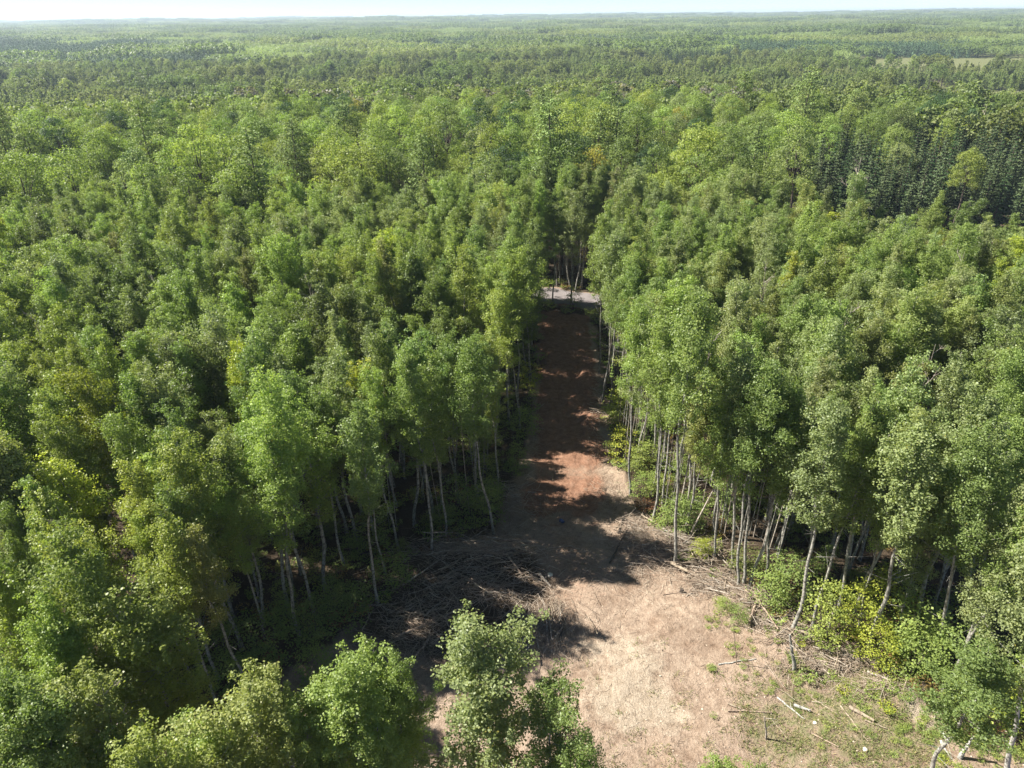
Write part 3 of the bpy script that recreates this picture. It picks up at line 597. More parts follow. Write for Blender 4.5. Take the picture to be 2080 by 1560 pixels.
keep_ = ~(strip & (hmax < 0.42)); hh = np.where(strip, np.minimum(hh, hmax), hh); ap, hh = ap[keep_], hh[keep_]
tn = [pick_tint(x, y, g) for x, y in ap]
dist = np.sqrt(ap[:, 0]**2+ap[:, 1]**2+(CAMH-14)**2)
pa, pb, pd = proj(ap[:, 0], ap[:, 1], 15.0*hh); seen = (pa > 0) & (pa < 2080) & (pb < 1545)
order = np.argsort(np.where(seen, dist, dist+1e3)); NIND = 255
ind = sorted(order[:NIND], key=lambda i: ap[i, 1]); rest = np.array([i for i in order[NIND:]])
rows = {}
for i in ind: rows.setdefault((ap[i, 0] < 3, int((ap[i, 1]-8)//5)), []).append(i)
for side in (True, False):
    ks = sorted(k_ for k_ in rows if k_[0] == side)
    for rn, kk in enumerate(ks, 1):
        for n_, i in enumerate(sorted(rows[kk], key=lambda i: abs(ap[i, 0]-3)), 1):
            x, y = ap[i]; lab = '%s aspen, %s outward from the clearing, %s row of the %s wood' % (tn[i], ordw(n_), ordw(rn), 'left' if side else 'right')
            (AS_EDGE if (clr_sd(x, y)[0] > -4.0 or (abs(seg_dist(x, y, ROAD, False)[0]) < 8 and abs(x-6) < 25)) else AS_NEAR).place(int(g.integers(7)), x, y, hh[i]*g.uniform(0.9, 1.14), g.uniform(0, 6.28), jit(TINTS[tn[i]], g), lab, 'aspen tree', G_A, (g.normal(0, 0.02), g.normal(0, 0.02)), sz=hh[i])

# instanced masses nobody could count
def instancer(name, pts, sc, rz, tints, idx, variants, label=None):
    me = bpy.data.meshes.new(name); me.vertices.add(len(pts)); me.vertices.foreach_set('co', np.asarray(pts, np.float32).ravel())
    def A(n, t, d, key='value'):
        a = me.attributes.new(n, t, 'POINT'); a.data.foreach_set(key, np.asarray(d, np.float32 if t != 'INT' else np.int32).ravel())
    sc = np.asarray(sc, float)
    if sc.ndim == 1: sc = np.stack([sc]*3, -1)
    rzv = np.zeros((len(pts), 3)); rzv[:, 2] = rz
    A('sc', 'FLOAT_VECTOR', sc, 'vector'); A('rz', 'FLOAT_VECTOR', rzv, 'vector'); A('vi', 'INT', idx)
    A('tint', 'FLOAT_VECTOR', tints, 'vector')
    o = new(name, me); ng = bpy.data.node_groups.new(name, 'GeometryNodeTree')
    ng.interface.new_socket('Geometry', in_out='INPUT', socket_type='NodeSocketGeometry'); ng.interface.new_socket('Geometry', in_out='OUTPUT', socket_type='NodeSocketGeometry')
    gi = ng.nodes.new('NodeGroupInput'); go = ng.nodes.new('NodeGroupOutput'); iop = ng.nodes.new('GeometryNodeInstanceOnPoints')
    jn = ng.nodes.new('GeometryNodeJoinGeometry')
    for var in variants:
        j2 = ng.nodes.new('GeometryNodeJoinGeometry'); g2i = ng.nodes.new('GeometryNodeGeometryToInstance')
        for ob in var:
            oi = ng.nodes.new('GeometryNodeObjectInfo'); oi.transform_space = 'ORIGINAL'; oi.inputs['Object'].default_value = ob
            ng.links.new(oi.outputs['Geometry'], j2.inputs[0])
        ng.links.new(j2.outputs[0], g2i.inputs[0]); ng.links.new(g2i.outputs[0], jn.inputs[0])
    def NA(n, t):
        a = ng.nodes.new('GeometryNodeInputNamedAttribute'); a.data_type = t; a.inputs['Name'].default_value = n; return a.outputs['Attribute']
    ng.links.new(gi.outputs[0], iop.inputs['Points']); ng.links.new(jn.outputs[0], iop.inputs['Instance']); iop.inputs['Pick Instance'].default_value = True
    ng.links.new(NA('vi', 'INT'), iop.inputs['Instance Index']); ng.links.new(NA('rz', 'FLOAT_VECTOR'), iop.inputs['Rotation']); ng.links.new(NA('sc', 'FLOAT_VECTOR'), iop.inputs['Scale'])
    ng.links.new(iop.outputs[0], go.inputs[0]); md = o.modifiers.new('scatter', 'NODES'); md.node_group = ng
    tag(o, label, kind='stuff'); return o
def z3(p): return np.column_stack([p, gz(p[:, 0], p[:, 1])])
n = len(rest); p = ap[rest]
instancer('aspen_wood', z3(p), np.stack([hh[rest]*g.uniform(0.9, 1.12, n)]*2+[hh[rest]], -1), g.uniform(0, 6.28, n), [jit(TINTS[tn[i]], g) for i in rest], g.integers(0, 7, n), [s for s in AS_NEAR.src if s], 'dense aspen wood stretching back on both sides of the red track')

# tall mixed wood beyond the road: single trees
bp = filt(scatter(84, 215, 4.7, g), road=4.5); k, r, u = stand(bp[:, 0], bp[:, 1]); bp = bp[(k == 1) & (r < 215)]
bp = bp[in_view(bp[:, 0], bp[:, 1], np.full(len(bp), 12.0), 60)]; x, y = bp[:, 0], bp[:, 1]; r = np.hypot(x, y); u = x/y
conif = (r > 103+8*wob(x, y, 40, 46)) & (r < 192) & (u > 0.36+0.08*wob(x, y, 30, 44))
cz_ = filt(scatter(110, 200, 3.1, g), road=4.5); qx, qy, _q = proj(cz_[:, 0], cz_[:, 1], gz(cz_[:, 0], cz_[:, 1])+11)
def czone(qx, qy): return (qx > 1640+0.9*np.abs(qy-300)) & (qx < 2120) & (qy > 248) & (qy < 352)
cz_ = cz_[czone(qx, qy)]; qx, qy, _q = proj(x, y, gz(x, y)+16); bp = np.concatenate([bp[~((qx > 1600+0.9*np.abs(qy-300)) & (qy > 228) & (qy < 420))], cz_]); NC = len(cz_)
x, y = bp[:, 0], bp[:, 1]; r = np.hypot(x, y); u = x/y; conif = (np.arange(len(bp)) >= len(bp)-NC)
q = g.random(len(bp)); kd = np.where(conif, np.where(q < 0.72, 3, np.where(q < 0.97, 2, 1)), np.where(q < 0.82, 1, np.where(q < 0.90, 2, np.where(q < 0.94, 4, 1))))
sw = (np.hypot((x-P(1620, 320, 0)[0])/16, (y-P(1620, 320, 0)[1])/13) < 1)      # low shrub swamp on the right
def broad_tint(x, y, g):
    s = wob(x, y, 34, 45)+g.normal(0, 0.7); q = g.random()
    if q < 0.006: return 'golden yellow'
    if s > 1.0: return 'yellow-green'
    if s > 0.55: return 'fresh green'
    if s > -0.1: return 'mid green'
    if s > -0.6: return 'deep green'
    return 'grey-green' if s > -1.0 else 'dark green'
catn = {1: 'broadleaf tree', 2: 'spruce', 3: 'tamarack', 4: 'pine'}; KM = {1: BROAD, 2: SPR, 3: TAM, 4: PINE}; grp = {1: 'tall broadleaf trees beyond the road', 2: 'spruces beyond the road', 3: 'tamaracks on the right', 4: 'pines beyond the road'}
cnt = {1: 0, 2: 0, 3: 0, 4: 0}; leftover = {1: [], 2: [], 3: [], 4: []}
rows = {}
order = np.argsort(y)
for i in order:
    if sw[i]: continue
    kk = int(kd[i]); a, b, d = proj(x[i:i+1], y[i:i+1], np.array([15.0+gz1(x[i], y[i])]))
    if cnt[kk] < 280 and 0 < a[0] < 2080 and r[i] < 190: cnt[kk] += 1; rows.setdefault((kk, int((y[i]-70)//9)), []).append(i)
    else: leftover[kk].append(i)
for kk in (1, 2, 3, 4):
    for rn, key in enumerate(sorted(q_ for q_ in rows if q_[0] == kk), 1):
        for n_, i in enumerate(sorted(rows[key], key=lambda i: x[i]), 1):
            t = broad_tint(x[i], y[i], g) if kk == 1 else {2: 'dark green', 3: 'blue-green', 4: 'deep green'}[kk]
            s = g.uniform(0.72, 1.22) if kk == 1 else g.uniform(0.85, 1.2)
            KM[kk].place(int(g.integers(6)), x[i], y[i], s*(1.0 if kk != 1 else g.uniform(0.9, 1.2)), g.uniform(0, 6.28), jit(TINTS[t], g, 0.10),
                '%s %s beyond the road, %s from the left in its %s row' % (t, catn[kk], ordw(n_), ordw(rn)), catn[kk], grp[kk], sz=s*g.uniform(0.92, 1.06))

# ------------------------------------------------------------------ farther woods: lighter trees, then whole patches of wood
LO_A = [aspen(700+i, H=9.5, nb=17, width=2.3, per=15, leaf=0.36, base=0.10, twigs=False, r0=0.06, sides=3) for i in range(3)]
LO_B = [broadleaf(720+i, H=15, W=3.2, nl=16, per=26, leaf=0.62) for i in range(3)]
LO_S = [spruce(740+i, H=12, W=1.7, tiers=11, leaf=0.75, dens=0.6) for i in range(2)]
def soft_tree(kindname, pair, x, y, s, tint, label, cat, group, parts=('crown', 'trunk')):
    K = Kind(kindname, [pair], parts); K.place(0, x, y, s, 0, tint, label, cat, group); return K.src[0]
vA, vB, vS = [], [], []
for i, (px, py) in enumerate([(700, 172), (1000, 180), (1290, 178)]):
    x_, y_, _ = P(px, py, 8); vA.append(soft_tree('young_aspen', LO_A[i], x_, y_, 1.0, TINTS['fresh green'], '%s young aspen at the near side of the far young stand' % ('left', 'middle', 'right')[i], 'young aspen', 'young aspens of the far stand'))
for i, (px, py) in enumerate([(400, 176), (1500, 172), (1760, 168)]):
    x_, y_, _ = P(px, py, 12); vB.append(soft_tree('broadleaf_tree', LO_B[i], x_, y_, 1.0, TINTS['mid green'], '%s round broadleaf tree at the back of the tall wood' % ('left', 'middle', 'right')[i], 'broadleaf tree', 'round trees at the back of the tall wood'))
for i, (px, py) in enumerate([(287, 172), (1700, 150)]):
    x_, y_, _ = P(px, py, 12); vS.append(soft_tree('spruce_tree', LO_S[i], x_, y_, 1.2, TINTS['dark green'], 'lone dark spruce spire standing above the %s far wood' % ('left', 'right')[i], 'spruce', 'lone far spruces'))
fp = []
for y0, y1, c in ((150, 300, 3.3), (300, 480, 3.8), (480, 760, 4.5)):
    nn_ = int((y1-y0)*2*(0.78*y1+22)/c**2); q_ = np.stack([g.uniform(-1, 1, nn_)*(0.78*y1+22), g.uniform(y0, y1, nn_)], -1); fp.append(q_[np.abs(q_[:, 0]) < 0.78*q_[:, 1]+22])
fp = np.concatenate(fp); x, y = fp[:, 0], fp[:, 1]; r = np.hypot(x, y); m = (r > 196) & (r < 760); fp = fp[m]; x, y, r = x[m], y[m], r[m]
m = in_view(x, y, gz(x, y)+8, 40); fp = fp[m]; x, y, r = x[m], y[m], r[m]; u = x/y; n = len(fp)
s1 = wob(x, y, 190, 51)+0.5*wob(x, y, 70, 52); q = g.random(n)
fk = np.where(s1 > 0.75, 2, np.where(s1 > 0.25, 1, 0)); fk = np.where((r < 290+60*wob(x, y, 80, 53)), np.where(q < 0.8, 1, 2), fk)
fk = np.where((fk == 2) & (q < 0.35), 0, fk); fk = np.where((fk == 0) & (q > 0.965), 2, fk)
qx, qy, _q = proj(x, y, gz(x, y)+10)
def conband(qx, qy): return ((qx < 330) & (qy > 84) & (qy < 128-0.12*np.clip(qx, 0, 330))) | ((qx > 1330) & (qy > 86) & (qy < 104) & (np.sin(qx*0.021) > -0.4)) | ((np.abs(qx-1420) < 70) & (qy > 100) & (qy < 122))
openp = (qx > 1690) & (qy > 98) & (qy < 128-0.02*(qx-1690))
cb = conband(qx, qy) & (g.random(n) < 0.8); fk = np.where(cb, 2, fk)
thin = g.random(n) < np.where(fk == 1, 0.62, 1.0); fk = np.where(thin & ~openp, fk, -1)
bog = (r > 300) & (r < 350) & (u > 0.1) & (u < 0.62) & (wob(x, y, 60, 54) > -0.3)
meadow = (r > 400) & (r < 520) & (u > 0.5)
TA = np.array(TINTS['fresh green']); 
def mass(name, sel, var, scf, tint_fn, label):
    i = np.where(sel)[0]; nn = len(i); s = scf(i)
    instancer(name, z3(fp[i]), s, g.uniform(0, 6.28, nn), tint_fn(i), g.integers(0, len(var), nn), var, label)
def tf(base, k=0.14, second=None):
    def f(i):
        t = np.tile(np.array(base), (len(i), 1)); 
        if second is not None: w = np.clip(0.5+0.6*wob(x[i], y[i], 110, 55), 0, 1)[:, None]; t = t*(1-w)+np.array(second)*w
        dead = (r[i] > 215) & (r[i] < 275) & (np.abs(u[i]) < 0.35) & (g.random(len(i)) < 0.38)
        t = np.where(dead[:, None], np.array((0.175, 0.17, 0.14)), t)
        return t*np.clip(1+g.normal(0, k, (len(i), 1)), 0.5, 1.7)
    return f
mass('young_aspen_stand', (fk == 0) & ~meadow, vA, lambda i: np.where(bog[i], 0.6, 1.0)*g.uniform(0.75, 1.15, len(i))*0.95, tf((0.21, 0.27, 0.10), 0.10, (0.24, 0.27, 0.11)), 'pale green even stand of young aspens filling the middle distance')
mass('far_broadleaf_wood', (fk == 1) & ~meadow, vB, lambda i: g.uniform(0.75, 1.2, len(i))*np.where(r[i] < 290, 1.1, 0.9), tf((0.14, 0.195, 0.065), 0.22, (0.18, 0.21, 0.08)), 'mixed round-crowned wood behind the tall trees')
mass('far_conifer_wood', (fk == 2) & ~meadow, vS, lambda i: g.uniform(0.7, 1.2, len(i)), tf((0.065, 0.11, 0.05), 0.18), 'bands of dark conifers across the far wood')

def patch(seed, S, nt, hs, face, per, tint_list, shape):
    gg = np.random.default_rng(seed); mb = MB()
    c = np.stack([gg.uniform(-S/2, S/2, nt), gg.uniform(-S/2, S/2, nt)], -1); h = gg.uniform(*hs, nt); n = nt*per
    cc = np.repeat(c, per, 0); H_ = np.repeat(h, per); t = gg.random(n)
    if shape == 'cone': rad = H_*0.17*(1-t)+0.2; zz = H_*(0.1+0.9*t)
    else: rad = H_*0.24*np.sqrt(np.clip(1-(2*t-0.9)**2, 0.02, 1)); zz = H_*(0.45+0.55*t)
    a = gg.uniform(0, 6.28, n); o = np.stack([np.cos(a)*rad, np.sin(a)*rad, zz], -1)
    nr = np.stack([np.cos(a)*0.8, np.sin(a)*0.8, 0.35+t*1.3], -1)+gg.normal(0, 0.4, (n, 3))
    lv = 0.28+0.5*(np.repeat(gg.random(nt), per)*0.7+0.3*gg.random(n))
    mb.leaves(np.column_stack([cc, np.zeros(n)])+o, nr, face*gg.uniform(0.6, 1.3, n), 0.8, lv, g=gg)
    return mb.mesh('far_wood', [M_NEEDLE if shape == 'cone' else M_MAPLE])
S_ = 48.0
PM = [patch(801, S_, 230, (7, 10.5), 1.0, 30, None, 'round'), patch(802, S_, 90, (11, 16), 1.9, 40, None, 'round'), patch(803, S_, 170, (8, 14), 1.1, 34, None, 'cone'), patch(804, S_, 130, (8, 15), 1.5, 36, None, 'round')]
pxs = []; rr_ = 745.0; rings = []
pp = []
yy = 560.0
while yy < 7600:
    st = S_*(0.80 if yy < 3000 else 1.05); w = 0.80*yy+60; xs = np.arange(-w, w, st)+g.uniform(0, st); pp.append(np.stack([xs+g.uniform(-6, 6, len(xs)), np.full(len(xs), yy)+g.uniform(-6, 6, len(xs))], -1)); yy += st
pp = np.concatenate(pp); r = np.hypot(pp[:, 0], pp[:, 1]); pp = pp[(r > 742)]; x, y = pp[:, 0], pp[:, 1]; r = np.hypot(x, y)
m = in_view(x, y, gz(x, y)+8, 90); pp = pp[m]; x, y, r = x[m], y[m], r[m]; n = len(pp)
s1 = 0.9*wob(x*0.45, y, 420, 61)+0.5*wob(x*0.5, y, 170, 62)+g.normal(0, 0.25, n)
pk = np.where(s1 > 0.85, 2, np.where(s1 > 0.25, 1, np.where(s1 < -0.75, 3, 0)))
qx, qy, _q = proj(x, y, gz(x, y)+10); pk = np.where(conband(qx, qy), 2, pk); pk = np.where((qx > 1690) & (qy > 98) & (qy < 128-0.02*(qx-1690)), -2, pk)
tt = np.array([(0.21, 0.27, 0.10), (0.13, 0.18, 0.06), (0.065, 0.11, 0.055), (0.19, 0.23, 0.08)])[pk]*np.clip(1+g.normal(0, 0.10, (n, 1)), 0.7, 1.3)
w = np.clip(wob(x, y, 800, 63), 0, 1)[:, None]*0.3; tt = tt*(1-w)+np.array((0.14, 0.15, 0.04))*w
pobj = []
names = [('young_wood_patch', 'even patch of pale young trees at the foot of the far plain'), ('round_wood_patch', 'patch of taller round trees at the foot of the far plain'), ('conifer_patch', 'dark conifer patch at the foot of the far plain'), ('mixed_wood_patch', 'mixed patch of trees at the foot of the far plain')]
for i in range(4):
    j = np.where(pk == i)[0]; j0 = j[np.argmin(np.abs(x[j])+y[j])]
    o = new(names[i][0], PM[i], None, (x[j0], y[j0], gz1(x[j0], y[j0])-0.3)); o['tint'] = [float(v) for v in tt[j0]]; tag(o, names[i][1], kind='stuff'); pobj.append(o)
    pk[j0] = -1
m = pk >= 0; pp, tt, pk = pp[m], tt[m], pk[m]; n = len(pp); rz = g.integers(0, 4, n)*math.pi/2
for i, (nm, lb) in enumerate((('distant_young_wood', 'pale green wood spreading to the horizon'), ('distant_tall_wood', 'darker taller wood spreading to the horizon'), ('distant_conifer_wood', 'dark conifer streaks in the distant plain'), ('distant_mixed_wood', 'mixed wood spreading to the horizon'))):
    j = np.where(pk == i)[0]; zz = z3(pp[j]); zz[:, 2] -= 0.3
    instancer(nm, zz, np.stack([np.ones(len(j))*1.05]*2+[g.uniform(0.8, 1.25, len(j))], -1), rz[j], tt[j], np.zeros(len(j)), [[pobj[i]]], lb)
# leftovers of the tall wood beyond the 280 nearest
for kk, nm in ((1, 'broadleaf_wood'), (2, 'spruce_wood'), (3, 'tamarack_wood'), (4, 'pine_wood')):
    j = np.array(leftover[kk], int)
    if len(j) < 5: continue
    instancer(nm, z3(bp[j]), g.uniform(0.82, 1.15, len(j)), g.uniform(0, 6.28, len(j)), [jit(TINTS[broad_tint(bp[q_][0], bp[q_][1], g) if kk == 1 else {2: 'dark green', 3: 'blue-green', 4: 'deep green'}[kk]], g) for q_ in j], g.integers(0, 6, len(j)) % len([s for s in KM[kk].src if s]), [s for s in KM[kk].src if s], 'back rows of the tall wood beyond the road')

# ------------------------------------------------------------------ saplings, bushes, undergrowth
G_S = 'leafy maple bushes at the wood edge'
def sap(px, py, h, tint, label, wid=1.0, vi=0):
    x, y, _ = P(px, py); s = h/3.6; SAP.place(vi, x, y, s*wid, rng.uniform(0, 6.28), jit(TINTS[tint], rng, 0.05), label, 'maple bush', G_S, sz=s)
for i, (px, py, h, t, w, l) in enumerate([
    (1662, 1300, 4.6, 'yellow-green', 0.8, 'yellowish maple bush right of the tall leaning aspen'), (1730, 1292, 4.4, 'bright lime', 0.85, 'bright lime maple bush between the two white trunks'), (1775, 1345, 2.8, 'bright lime', 1.1, 'bright maple bush around the foot of the thickest pale trunk'),
    (1850, 1372, 3.8, 'fresh green', 0.95, 'green maple bush right of the thickest pale trunk'), (1935, 1385, 4.6, 'mid green', 0.95, 'large dark bush above the sandy bank'), (1940, 1440, 3.0, 'mid green', 0.85, 'dark green bush just right of the sandy bank'),
    (2005, 1475, 4.4, 'bright lime', 0.9, 'brightest lime maple bush at the lower right'), (2065, 1450, 4.8, 'fresh green', 0.9, 'fresh green bush behind the brightest lime one'), (2095, 1545, 2.0, 'yellow-green', 0.9, 'low yellowish bush in the lower right corner'),
    (1560, 1230, 2.6, 'fresh green', 1.3, 'green bush behind the star-shaped brush heap'), (1600, 1215, 3.6, 'mid green', 1.1, 'green maple bush left of the tall leaning aspen'), (1500, 1262, 1.3, 'mid green', 1.2, 'low green bush at the clearing edge left of the star-shaped brush heap'),
    (1470, 1240, 0.9, 'fresh green', 1.6, 'small green plant left of the low green bush'), (1422, 1130, 1.6, 'bright lime', 1.2, 'lime bush behind the right brush pile'), (1260, 935, 3.4, 'bright lime', 1.0, 'lime maple at the right of the sunlit sand'), (1255, 868, 3.8, 'bright lime', 1.0, 'lime maple with tiered leaves right of the red track'),
    (1310, 960, 3.0, 'yellow-green', 1.2, 'yellowish maple behind the lime one at the right of the track'), (1225, 655, 4.0, 'bright lime', 0.8, 'lime bush where the red track meets the gravel road'), (1195, 545, 7.0, 'golden yellow', 0.6, 'yellow-leaved sapling across the gravel road'),
    (1075, 800, 3.5, 'bright lime', 0.8, 'lime sapling at the left of the red track'), (1065, 890, 3.0, 'fresh green', 1.1, 'fresh green bush at the left of the sunlit sand'), (1050, 960, 2.6, 'mid green', 1.1, 'dark bush at the left corner of the sunlit sand'),
    (985, 1060, 3.6, 'fresh green', 1.0, 'green maple bush behind the brush pile at the left'), (800, 1200, 3.0, 'mid green', 1.1, 'shaded bush at the left wood edge'), (720, 1260, 3.0, 'deep green', 1.2, 'shaded bush at the lower left wood edge'),
    (640, 1300, 3.2, 'deep green', 1.2, 'dark bush in the lowest gap of the left wood'), (560, 1330, 3.4, 'deep green', 1.2, 'dark bush below the lone white trunk'), (760, 1120, 3.4, 'mid green', 1.0, 'bush under the aspens left of the brush pile'),
    (930, 1040, 3.6, 'mid green', 1.0, 'bush in the shade above the brush pile'), (1340, 1010, 2.4, 'yellow-green', 1.2, 'yellowish bush among thin stems on the right'), (1790, 1260, 4.2, 'bright lime', 1.0, 'lime maple high behind the thickest pale trunk'), (1850, 1330, 4.4, 'fresh green', 1.0, 'fresh maple bush at the shaded right thicket'),
    (1095, 590, 3.0, 'fresh green', 0.8, 'bush at the far left verge of the gravel road'), (1040, 420, 9.0, 'bright lime', 0.8, 'tall lime maple above the left wood near the road'), (650, 1385, 3.0, 'mid green', 1.0, 'shaded bush at the left of the slash')]):
    sap(px, py, h, t, l, w, i)
# thin understory stems
def stem_at(px, py, h, r, label, lean=(0, 0), m=M_ASPEN, name='thin_stem', cat='thin stem', group='thin bare stems', seed=0):
    gg = np.random.default_rng(seed); x, y, _ = P(px, py); mb = MB(); ax = wander(h, 0.05, 7, gg, lean); mb.tube(ax, r*np.linspace(1, 0.4, 7), 6)
    for i in range(4):
        z = h*gg.uniform(0.4, 0.95); p0 = np.array([np.interp(z, ax[:, 2], ax[:, k]) for k in range(3)]); a = gg.uniform(0, 6.28); L = gg.uniform(0.2, 0.7); mb.tube([p0, p0+np.array([math.cos(a)*L, math.sin(a)*L, L*0.6])], [r*0.3, r*0.1], 3)
    o = new(name, mb.mesh(name, [m], True), None, (x, y, gz1(x, y))); HAND.append((x, y, 0.3)); return tag(o, label, cat, group)
stem_at(1395, 1102, 8.2, 0.075, 'long pale pole leaning right across the thin stems on the right', (0.42, 0.18), M_DEAD, 'leaning_pole', 'leaning pole', 'leaning dead poles', 1)
stem_at(1676, 1296, 3.2, 0.13, 'short broken grey snag between the yellowish and the lime maple', (0.06, 0), M_DEAD, 'broken_snag', 'snag', 'broken standing snags', 2)
stem_at(1613, 1362, 2.9, 0.15, 'broken dark-sided stem in front of the tall leaning aspen', (-0.24, 0.05), M_ASPEN, 'broken_snag', 'snag', 'broken standing snags', 3)
stem_at(1496, 1350, 3.4, 0.035, 'thin dark upright stick in the sandy clearing', (-0.20, 0.02), M_TANW, 'upright_stick', 'stick', 'upright sticks in the clearing', 4)
stem_at(1556, 1500, 1.9, 0.07, 'grey stake standing below the crossed tan pole', (-0.22, 0.0), M_DEAD, 'upright_stick', 'stick', 'upright sticks in the clearing', 5)
stem_at(1948, 1543, 1.7, 0.15, 'snapped white birch stub with torn yellow wood at the lower right', (0.18, 0.05), M_BIRCH, 'birch_stub', 'stub', 'broken standing snags', 6)
stem_at(1898, 1462, 1.2, 0.08, 'grey stub standing in the sandy bank', (0.2, 0.1), M_DEAD, 'broken_snag', 'snag', 'broken standing snags', 7)
for i in range(60):
    if i < 30: t_ = g.random(); px = 1290+300*t_+g.normal(0, 14); py = 1020+150*t_-abs(g.normal(0, 30)); side = 'right'
    elif i < 38 or i >= 46: px, py, side = g.uniform(1218, 1300), g.uniform(700, 960), 'right'; px = max(px, 1214+0.22*(py-700))
    else: px, py, side = g.uniform(780, 1000), g.uniform(1020, 1090), 'left'
    stem_at(px, py, g.uniform(6, 12), g.uniform(0.03, 0.055), 'thin bare stem standing in the %s edge of the wood' % side, (g.normal(0, 0.03)+(0.03 if side == 'right' else -0.02), g.normal(0, 0.02)), [M_ASPEN, M_DEAD][i % 2], seed=50+i, group='thin bare stems in the %s edge' % side)

# undergrowth: ferns and seedlings on the floor of the wood edges
FERN = [fern(900+i) for i in range(3)]
fobj = []
for i, (px, py, t, l) in enumerate([(1415, 1085, 'yellow-green', 'yellowish fern behind the right brush pile'), (1450, 1100, 'bright lime', 'lime fern under the thin stems on the right'), (1640, 1380, 'fresh green', 'green fern at the lower right edge of the clearing')]):
    x_, y_, z_ = PG(px, py); o = new('fern', FERN[i], None, (x_, y_, z_)); o['tint'] = list(TINTS[t]); tag(o, l, 'fern', 'ferns at the right edge'); fobj.append(o)
ug = scatter(22, 104, 1.0, g, 0.75); sd = clr_sd(ug[:, 0], ug[:, 1]); m = (sd < 0.3) & (sd > -13) & (seg_dist(ug[:, 0], ug[:, 1], ROAD, False) > 3.4) & (g.random(len(ug)) < 0.62) & (wob(ug[:, 0], ug[:, 1], 5, 71) > -0.45)
ug = ug[m]; n = len(ug); right = ug[:, 0] > 3
pal = np.array([TINTS['fresh green'], TINTS['yellow-green'], TINTS['mid green'], TINTS['olive green'], (0.22, 0.16, 0.06), (0.16, 0.085, 0.05)])
instancer('forest_undergrowth', z3(ug), g.uniform(0.6, 1.5, n), g.uniform(0, 6.28, n), pal[g.choice(6, n, p=[.24, .2, .22, .14, .12, .08])]*g.uniform(0.7, 1.2, (n, 1)), g.integers(0, 3, n), [[o] for o in fobj], 'ferns and seedlings under the edge of the wood')
# bushy seedlings deeper under the left wood, seen between trunks
us = scatter(22, 100, 2.6, g, 0.7); sd = clr_sd(us[:, 0], us[:, 1]); us = us[(sd < -0.8) & (sd > -11) & (g.random(len(us)) < 0.55) & (seg_dist(us[:, 0], us[:, 1], ROAD, False) > 4)]; n = len(us)
instancer('sapling_understory', z3(us), g.uniform(0.35, 0.95, n), g.uniform(0, 6.28, n), pal[g.choice(4, n)]*g.uniform(0.7, 1.1, (n, 1)), g.integers(0, 4, n), [s for s in SAP.src if s], 'leafy understory of seedlings between the trunks')
# green weeds and small clearing plants
G1 = P(1720, 1460)
wp = []
for _ in range(760):
    px = g.uniform(1430, 2080)**1.0; py = 1215+(px-1430)*0.50+g.normal(40, 55); 
    if py > 1575: continue
    wp.append(P(px, py)[:2])
wp = np.array(wp); wd = wob(wp[:, 0], wp[:, 1], 2.5, 72)+0.6*wob(wp[:, 0], wp[:, 1], 1.1, 73); wp = wp[(wd > 0.1) & (clr_sd(wp[:, 0], wp[:, 1]) > -1)]
e_ = clr_sd(wp[:, 0], wp[:, 1]); wp = wp[np.argsort(e_ > 2.6, kind='stable')]; big = wp[:16]
for i, q_ in enumerate(big):
    t = ['fresh green', 'bright lime', 'mid green', 'yellow-green'][i % 4]; a, b, d = proj(np.array([q_[0]]), np.array([q_[1]]), np.array([0.0]))
    o = new('weed_plant', FERN[i % 3], None, (q_[0], q_[1], gz1(*q_))); s = g.uniform(0.5, 0.85); o.scale = (s, s, s); o.rotation_euler[2] = g.uniform(0, 6); o['tint'] = list(TINTS[t])
    tag(o, 'leafy weed clump scattered along the right side of the clearing', 'weed', 'leafy weed clumps right of the clearing')
wr = wp[16:]; n = len(wr)
instancer('clearing_weeds', z3(wr), g.uniform(0.18, 0.5, n), g.uniform(0, 6.28, n), pal[g.choice(4, n, p=[.4, .25, .2, .15])]*g.uniform(0.8, 1.2, (n, 1)), g.integers(0, 3, n), [[o] for o in fobj], 'low green weeds spreading over the right side of the clearing')
# grass blades
mb = MB(); cpx = []
for _ in range(1500):
    px = g.uniform(1180, 2080); py = g.uniform(1300, 1575); x_, y_, _ = P(px, py)
    gg_ = zones(np.array([x_]), np.array([y_]))[0, 2]
    if g.random() < gg_*1.3+0.06: cpx.append((x_, y_))
cpx = np.array(cpx); k = 26; c = np.repeat(cpx, k, 0)+g.normal(0, 0.22, (len(cpx)*k, 2)); n = len(c); zz = gz(c[:, 0], c[:, 1])
up = np.stack([g.normal(0, 0.45, n), g.normal(0, 0.45, n), np.ones(n)], -1)
mb.leaves(np.column_stack([c, zz+0.07]), g.normal(size=(n, 3)), g.uniform(0.12, 0.32, n), 0.12, None, axis=up, g=g)
o = new('grass', mb.mesh('grass', [M_GRASS])); o['tint'] = [0.13, 0.17, 0.05]; tag(o, 'thin green and dry grass over the right side of the clearing', kind='stuff')

